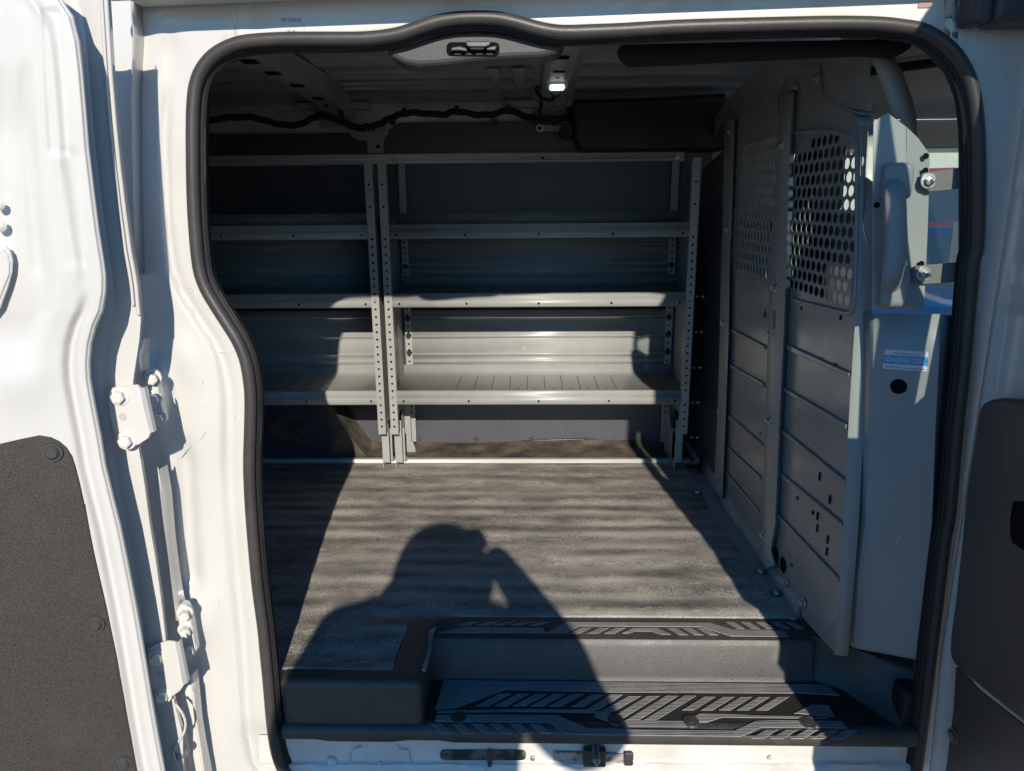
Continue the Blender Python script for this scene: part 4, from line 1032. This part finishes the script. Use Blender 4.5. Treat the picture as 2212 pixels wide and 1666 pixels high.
# floor rail of the partition
fl_ = [at(*p, Z=.008) for p in ql(6, (72,1290),(130,1380),(200,1500),(270,1640)) + ql(10, (335,210),(430,372),(560,570),(640,690),(690,735),(740,748),(765,735))]
fr_ = [V((PX+.01, p.y, .008)) for p in fl_]
rows = [[a + V((0,0,-.006)), a, a.lerp(b, .7), V((b.x-.016, a.y, .014)), V((b.x-.010, a.y, .05))] for a, b in zip(fl_, fr_)]
D(MB().grid(rows), 'floor_angle', STEEL, smooth=30, solid=.002)
for x, y in ((530,462),(625,592),(150,1340-1513+160)):
    c = at(*q(10,x,y), Z=.010); MB().cyl(c, c+V((0,0,.001)), .016, .016, 18, 0).bolt(c, (0,0,1), .008, .008, 1).build('floor_bolt', [mat('rusty_ring', (.05,.025,.015), .8), ZINC], part)

# --- column cover and upper plate, grab handle, brackets
colc = thing('pillar_cover', 'tall grey steel cover plate beside the partition, carrying a blue and white sticker', 'cover plate', (.74, .06, .0))
def C_(mb, name, mats=STEEL, parent=colc, **k): return mb.build(name, mats, parent, **k)
Lc = ql(6, (1200,378),(1190,700),(1165,1100),(1140,1640)) + ql(10, (1095,500),(1072,890),(1082,915))
Lc2 = ql(6, (1222,378),(1212,700),(1190,1100),(1165,1640)) + ql(10, (1120,500),(1098,905),(1104,925))
Rc = ql(6, (1612,381),(1600,700),(1580,1100),(1560,1640)) + ql(10, (1518,500),(1474,980),(1470,992))
Rc2 = ql(6, (1676,390),(1655,700),(1615,1100),(1575,1640)) + ql(10, (1532,500),(1482,980),(1474,1000))
YC = .014
def yc(px): return .070 - .054*max(-.15, min(1.1, (px-1890)/135))
rows = [[at(*a, Y=yc(a[0])+.012)+V((0,.03,0)), at(*a, Y=yc(a[0])+.008), at(*b, Y=yc(b[0])), at(b[0]*.5+c_[0]*.5, b[1]*.5+c_[1]*.5, Y=yc(b[0]*.5+c_[0]*.5)), at(*c_, Y=yc(c_[0])), at(*d, Y=YC+.03)] for a, b, c_, d in zip(Lc, Lc2, Rc, Rc2)]
C_(MB().grid(rows), 'cover_plate', smooth=35, solid=.002)
c = at(*q(6,1363,818), Y=yc(q(6,1363,818)[0])-.003); C_(MB().cyl(c, c+V((.0006,.001,0)), .0150, .0150, 24), 'cover_hole', HOLE)
# sticker
S0 = [at(*q(6,x,y), Y=yc(q(6,x,y)[0])-.0035) for x, y in ((1280,594),(1544,610),(1536,729),(1268,711))]
def on(u, v, d=0.): 
    a = S0[0].lerp(S0[1], u); b = S0[3].lerp(S0[2], u); p = a.lerp(b, v); return p + V((0,-d,0))
st = C_(MB().prism([on(.03,0),on(.97,0),on(1,.06),on(1,.94),on(.97,1),on(.03,1),on(0,.94),on(0,.06)], (0,.0008,0)), 'sticker', STW)
tag(st, 'white and blue maker sticker')
MB().prism([on(0,.27,.0006),on(1,.27,.0006),on(1,.72,.0006),on(0,.72,.0006)], (0,.0004,0)).build('sticker_band', STB, st)
def text(s, p, size, m, par, shear=0., bold=0., w=None, align='LEFT', up=None, right=None, extr=.0002):
    cu = bpy.data.curves.new('lettering', 'FONT'); cu.body = s; cu.size = 1; cu.shear = shear; cu.offset = bold; cu.resolution_u = 2
    ob = bpy.data.objects.new('lettering', cu); COL.objects.link(ob)
    bpy.context.view_layer.update()
    dg = bpy.context.evaluated_depsgraph_get(); me = bpy.data.meshes.new_from_object(ob.evaluated_get(dg))
    xs = [v.co.x for v in me.vertices]; wd = max(xs)-min(xs); mn = min(xs)
    bpy.data.objects.remove(ob)
    sx = (w/wd) if w else size
    right = (right or V((1,0,0))).normalized(); up = (up or V((0,0,1))).normalized()
    mb = MB(); pts = [p + right*((v.co.x-mn)*sx) + up*(v.co.y*size) for v in me.vertices]
    mb.add(pts, [list(f.vertices) for f in me.polygons])
    return mb.build('lettering', m, par)
rt = (S0[1]-S0[0]); upv = (S0[0]-S0[3])
Wd = rt.length; Hd = upv.length
text('Manufactured by:', on(.22,.22,.0004), Hd*.20, INK, st, shear=.3, w=Wd*.60, right=rt, up=upv)
text('ADRIAN STEEL', on(.20,.575,.0012), Hd*.27, STW, st, bold=.015, w=Wd*.74, right=rt, up=upv)
text('Cargo Management Solutions for Commercial Vehicles', on(.20,.69,.0012), Hd*.075, STW, st, w=Wd*.76, right=rt, up=upv)
text('800-677-2728', on(.05,.92,.0004), Hd*.13, INK, st, shear=.25, bold=.01, w=Wd*.33, right=rt, up=upv)
text('www.adriansteel.com', on(.43,.92,.0004), Hd*.13, INK, st, shear=.25, bold=.01, w=Wd*.52, right=rt, up=upv)
c = on(.105,.47,.0012)
ring = MB(); 
for R0, R1 in ((.16,.13),(.105,.085)):
    n = 24; pts = []
    for R_ in (R0, R1): pts += [c + rt.normalized()*(math.cos(2*math.pi*k/n)*R_*Hd) + upv.normalized()*(math.sin(2*math.pi*k/n)*R_*Hd) for k in range(n)]
    ring.add(pts, [(k,(k+1)%n,n+(k+1)%n,n+k) for k in range(n)])
ring.build('round_emblem', STW, st)
text('a', on(.075,.51,.0013), Hd*.16, STW, st, bold=.03, right=rt, up=upv)
MB().prism([on(.2,.33,.0012),on(.98,.33,.0012),on(.98,.345,.0012),on(.2,.345,.0012)], (0,.0002,0)).prism([on(.2,.605,.0012),on(.98,.605,.0012),on(.98,.618,.0012),on(.2,.618,.0012)], (0,.0002,0)).build('sticker_rule', STW, st)
# upper plate
upp = thing('upper_plate', 'bent grey steel plate above the pillar cover, half sunlit, holding a grab handle', 'steel plate', (.72, .06, .7))
YU = .016
a_ = ql(3, (1210,735),(1215,1000),(1207,1500)) + ql(6, (1202,355))
poly_l = ql(3, (1212,725),(1232,700),(1300,680)); 
face1 = ql(3, (1212,735),(1300,680),(1312,690),(1410,765),(1415,1400)) + ql(6, (1440,355),(1202,355))
face2 = ql(3, (1412,764),(1438,790),(1478,828),(1535,905),(1553,935),(1550,1050),(1548,1160),(1540,1400)) + ql(6, (1526,200),(1518,330),(1500,353),(1440,355))
w1 = [at(x, y, Y=YU) for x, y in face1]
w2_ = [at(x, y, Y=YU + .012*max(0, (x-1958))/50) for x, y in face2]
U_ = lambda mb, name, mats=STEEL, parent=upp, **k: mb.build(name, mats, parent, **k)
U_(MB().prism(w1, (0,.002,0)), 'plate_face', bevel=.001)
U_(MB().prism(w2_ + [at(*q(3,1415,1400), Y=YU)], (0,.002,0)), 'plate_wing', bevel=.001)
mb = MB()
for r_, x, y in ((3,1527,943),(3,1525,1030),(3,1500,1592),(3,1232,1238)): 
    c = at(*q(r_,x,y), Y=YU-.0005); U_(MB().cyl(c+V((0,-.0005,0)), c, .0055, .0055, 14), 'plate_hole', HOLE)
# grab handle
cl = ql(3, (1338,1095),(1340,1200),(1345,1400),(1345,1600)) + ql(6, (1345,20),(1325,150),(1322,230))
pth = [at(*cl[0], Y=YU-.006)] + [at(*p, Y=YU-.042) for p in cl[1:5]] + [at(*cl[5], Y=YU-.038), at(*cl[6], Y=YU-.006)]
gh = U_(MB().tube(smooth_path(pth, 5), lambda t: .0185 + .004*math.sin(t*math.pi), 14, flat=.7), 'grab_handle', mat('handle_grey_plastic', (.27,.27,.275), .5, bump=.2, bscale=500), smooth=60)
for p in (cl[0], cl[6]):
    c = at(*p, Y=YU-.002)
    MB().box(c+V((-.026,-.022,-.032)), c+V((.026,.0,.032))).build('handle_end', gh.data.materials[0], gh, bevel=.012, seg=4)
# strap brackets with bolts
for r_, poly_, bc in ((3, [(1500,1075),(1505,1050),(1530,1040),(1770,1008),(1790,1134),(1555,1155),(1510,1135)], (1540,1092)), (6, [(1450,100),(1460,92),(1780,62),(1790,184),(1470,203),(1450,180)], (1510,138))):
    br = U_(MB().prism([at(*q(r_,x,y), Y=YU-.008 + .03*(x>1650)) for x, y in poly_], (0,.003,0)), 'bracket', [mat('bracket_paint', (.20,.19,.18), .5)], bevel=.001)
    c = at(*q(r_,*bc), Y=YU-.009); MB().cyl(c, c+V((0,-.003,0)), .0135, .0135, 22).bolt(c+V((0,-.003,0)), (0,-1,0), .0085, .008, washer=False).cyl(c+V((.001,-.008,0)), c+V((.003,-.02,0)), .0045, .004, 12).build('bolt', ZINC, br, bevel=.0005)

# ================================================================== FLOOR MAT
mb = MB()
def mz(x, y): return .0025 + .0016*math.sin(y*44 + .5*math.sin(x*4)) + .0008*math.sin(x*11+y*20)
nx, ny = 150, 150
X0m, X1m, Y0m, Y1m = -2.3, .655, .045, 1.37
rows = []
for j in range(ny+1):
    y = Y0m + (Y1m-Y0m)*j/ny
    rows.append([V((X0m + (X1m-X0m)*i/nx, y, mz(X0m + (X1m-X0m)*i/nx, y))) for i in range(nx+1)])
n = nx+1
pts = [p for r in rows for p in r]; fs = []
for j in range(ny):
    for i in range(nx):
        c = (rows[j][i] + rows[j+1][i+1])/2
        if c.x > XL-.005 and c.y < .268: continue
        fs.append((j*n+i, j*n+i+1, (j+1)*n+i+1, (j+1)*n+i))
fm = MB().add(pts, fs).build('floor_mat', MAT, None, smooth=70, solid=.003, loc=(-.4,.7,0))
tag(fm, 'worn dusty black rubber mat covering the cargo floor', 'floor mat')

# ================================================================== PARKED CARS seen through the cab
def car(loc, rot, paint, label, sz=1.0):
    c = thing('parked_car', label, 'car', loc, 'cars parked beyond the van')
    side = [(-2.2,.35),(-2.2,.75),(-2.0,.92),(-1.2,.98),(-.55,1.40),(.75,1.43),(1.55,1.02),(2.15,.92),(2.25,.6),(2.2,.35)]
    def B(mb, name, m, **k):
        o = mb.build(name, m, None, **k); o.parent = c; return o
    lower = [(-2.2,.30),(-2.22,.70),(-2.1,.90),(-1.3,.97),(1.5,.99),(2.1,.90),(2.25,.62),(2.2,.30)]
    B(MB().prism([(x,-.88,z) for x, z in lower], (0,1.76,0)), 'body', paint, bevel=.08, seg=3)
    B(MB().prism([(x,-.72,z) for x, z in [(-1.35,.95),(-.6,1.40),(.7,1.42),(1.45,.97)]], (0,1.44,0)), 'cabin', CARGL, bevel=.06, seg=3)
    B(MB().prism([(x,-.70,z) for x, z in [(-.62,1.39),(-.55,1.45),(.65,1.47),(.75,1.40)]], (0,1.40,0)), 'roof', paint, bevel=.03)
    for wx in (-1.4, 1.4):
        for wy in (-.86, .70):
            w_ = B(MB().cyl((wx,wy,.32),(wx,wy+.16,.32),.32,.32,24), 'wheel', RUBBER, smooth=40)
            r_ = B(MB().cyl((wx,wy-.005,.32),(wx,wy+.165,.32),.19,.19,16), 'rim', SILP); r_.parent = w_
    for wy in (-.62,.62):
        B(MB().box((2.12,wy-.14,.66),(2.24,wy+.14,.78)), 'headlight', SILP, bevel=.03)
    c.rotation_euler = (0,0,rot); c.scale = (1,1,sz)
    return c
car((4.6,5.9,-.72), rad(-125), BLUEP, 'dark blue car nearest the van, glimpsed past the pillar plate')
car((6.3,9.3,-.72), rad(-120), REDP, 'red car parked behind the dark blue one', 1.45)
bl = thing('building', 'long pale low building beyond the parked cars', 'building', (30,34,-.72))
MB().box((10,40,-.72),(60,48,3.6)).build('wall', mat('pale_render', (.5,.49,.46), .9, col2=(.42,.41,.38), nscale=2), bl)
MB().box((9.6,39.6,3.6),(60.4,48.4,4.0)).build('roof', mat('grey_roof', (.2,.2,.2), .8), bl)

# ================================================================== PHOTOGRAPHER (casts the shadow)
per = thing('person', 'person in hat and jacket holding up a phone, seen only as a shadow', 'person', (0,-1.62,-.72))
def skin_mesh(name, verts, edges, radii, m, root=0, sub=2, parent=per):
    me = bpy.data.meshes.new(name); org = V(parent['_w'])
    me.from_pydata([tuple(V(v)-org) for v in verts], edges, []); me.materials.append(m)
    o = bpy.data.objects.new(name, me); COL.objects.link(o); o.parent = parent; o['_w'] = tuple(org)
    md = o.modifiers.new('skin', 'SKIN'); md.use_smooth_shade = True
    for i, r in enumerate(radii): 
        sv_ = me.skin_vertices[0].data[i]; sv_.radius = r if isinstance(r, tuple) else (r, r); sv_.use_root = (i == root)
    s_ = o.modifiers.new('sub', 'SUBSURF'); s_.levels = sub; s_.render_levels = sub
    return o
Yp = -1.62
vs = [(-.02,Yp,.18),(-.02,Yp,.40),(-.02,Yp,.60),(-.01,Yp,.76),(.01,Yp+.01,.86),(.02,Yp+.02,.93),(.03,Yp+.02,1.01),
      (-.215,Yp,.80),(-.305,Yp+.05,.52),(-.18,Yp+.18,.72),(-.045,-1.40,.955),
      (.225,Yp,.80),(.35,Yp+.05,.56),(.275,Yp+.15,.76),(.140,-1.40,.965),
      (-.13,Yp,.05),(-.14,Yp+.02,-.30),(-.15,Yp-.02,-.66),(.09,Yp,.05),(.10,Yp+.02,-.30),(.11,Yp-.02,-.66),(-.15,Yp+.12,-.70),(.11,Yp+.12,-.70)]
es = [(0,1),(1,2),(2,3),(3,4),(4,5),(5,6),(3,7),(7,8),(8,9),(9,10),(3,11),(11,12),(12,13),(13,14),(0,15),(15,16),(16,17),(0,18),(18,19),(19,20),(17,21),(20,22)]
ra = [.20,.21,.225,.18,.10,.10,.09, .12,.095,.062,.036, .12,.10,.060,.038, .11,.08,.06,.11,.08,.06,.045,.045]
skin_mesh('body', vs, es, ra, CLOTH)
# knit hat / hood and face
bm_ = bmesh.new(); bmesh.ops.create_uvsphere(bm_, u_segments=24, v_segments=16, radius=1)
pts = [V((v.co.x*.130, v.co.y*.122, v.co.z*.128)) + V((.028, Yp+.02, 1.0)) for v in bm_.verts]; fs = [[v.index for v in f.verts] for f in bm_.faces]
hat_p = [p + V(((p.x-.03)*.5*max(0,(1.03-p.z)*4), (p.y-Yp-.02)*.2*max(0,(1.0-p.z)*4), 0)) for p in pts]
MB().add(hat_p, fs).build('hat', HAIR, per, smooth=60)
MB().add([V(((p.x-.03)*.72+.03, p.y+.035, (p.z-.975)*.85+.955)) for p in pts], fs).build('face', SKIN, per, smooth=60)
bm_.free()
def hand(sx):
    x0 = sx*.072 + .050
    skin_mesh('hand', [(x0,-1.402,.945),(x0,-1.398,.975),(x0,-1.396,.99),(x0-sx*.012,-1.378,1.004),(x0-sx*.03,-1.370,1.008),(x0+sx*.004,-1.380,.997),(x0-sx*.020,-1.368,.998),(x0+sx*.004,-1.382,.985),(x0-sx*.022,-1.368,.988),(x0+sx*.002,-1.386,.965),(x0-sx*.018,-1.369,.968),(x0-sx*.01,-1.400,.97),(x0-sx*.03,-1.392,.985)],
              [(0,1),(1,2),(2,3),(3,4),(2,5),(5,6),(1,7),(7,8),(0,9),(9,10),(1,11),(11,12)],
              [(.018,.014),(.020,.014),(.018,.013),.009,.008,.009,.008,.009,.008,.008,.007,.010,.008], SKIN, sub=1)
hand(-1); hand(1)
ph = MB().box((-.018,-1.380,.948),(.122,-1.372,1.012)).build('smartphone', BLACK, None, bevel=.004, loc=(0,-1.376,1.0))
tag(ph, 'black phone held level in both hands, seen only as a shadow', 'phone')
MB().cyl((.0,-1.372,1.0),(.0,-1.3705,1.0),.008,.008,18).build('camera_bump', CARGL, ph)

# body stamp on the gutter face: V513A3
txt = text('V513A3(', at(606, 47, Y=.0015), .0085, INK, van, w=.036)
txt.name = 'paint_stamp'
txt = text('8 8', at(621, 73, Y=.0015), .008, INK, van, w=.014); txt.name = 'paint_stamp'

# ================================================================== LIGHT
w = bpy.data.worlds.new('World'); SC.world = w; w.use_nodes = True
nt = w.node_tree; bg = nt.nodes['Background']; sky = nt.nodes.new('ShaderNodeTexSky'); sky.sky_type = 'NISHITA'; sky.sun_disc = False
SUN = V((.131, -1, .47)).normalized()
sky.sun_elevation = math.asin(SUN.z); sky.sun_rotation = math.atan2(SUN.x, SUN.y)
sky.air_density = 1.0; sky.dust_density = .0; sky.ozone_density = 6.0
hsv = nt.nodes.new('ShaderNodeHueSaturation'); hsv.inputs['Saturation'].default_value = 1.32
nt.links.new(sky.outputs[0], hsv.inputs['Color']); nt.links.new(hsv.outputs[0], bg.inputs[0]); bg.inputs[1].default_value = .125
sl = bpy.data.lights.new('sun', 'SUN'); sl.energy = 4.6; sl.angle = rad(.53); sl.color = (1, .91, .78)
so = bpy.data.objects.new('sun', sl); COL.objects.link(so); so.rotation_euler = SUN.to_track_quat('Z', 'Y').to_euler(); so.location = SUN*6
# camera
cd = bpy.data.cameras.new('camera'); co = bpy.data.objects.new('camera', cd); COL.objects.link(co)
cd.sensor_width = 36; cd.lens = F/2212*36; cd.clip_start = .02; cd.clip_end = 2000
fwd = ray(CX, CY).normalized(); rgt = (ray(CX+1, CY) - ray(CX, CY)).normalized(); upc = rgt.cross(fwd)
co.matrix_world = Matrix((( rgt.x, upc.x, -fwd.x, CAM.x), (rgt.y, upc.y, -fwd.y, CAM.y), (rgt.z, upc.z, -fwd.z, CAM.z), (0,0,0,1)))
SC.camera = co
SC.view_settings.view_transform = 'Standard'; SC.view_settings.look = 'None'; SC.view_settings.exposure = 0.1; SC.view_settings.gamma = 1
SC.cycles.max_bounces = 8; SC.cycles.diffuse_bounces = 4; SC.cycles.transparent_max_bounces = 12
for o in list(bpy.data.objects):
    if '_w' in o: del o['_w']
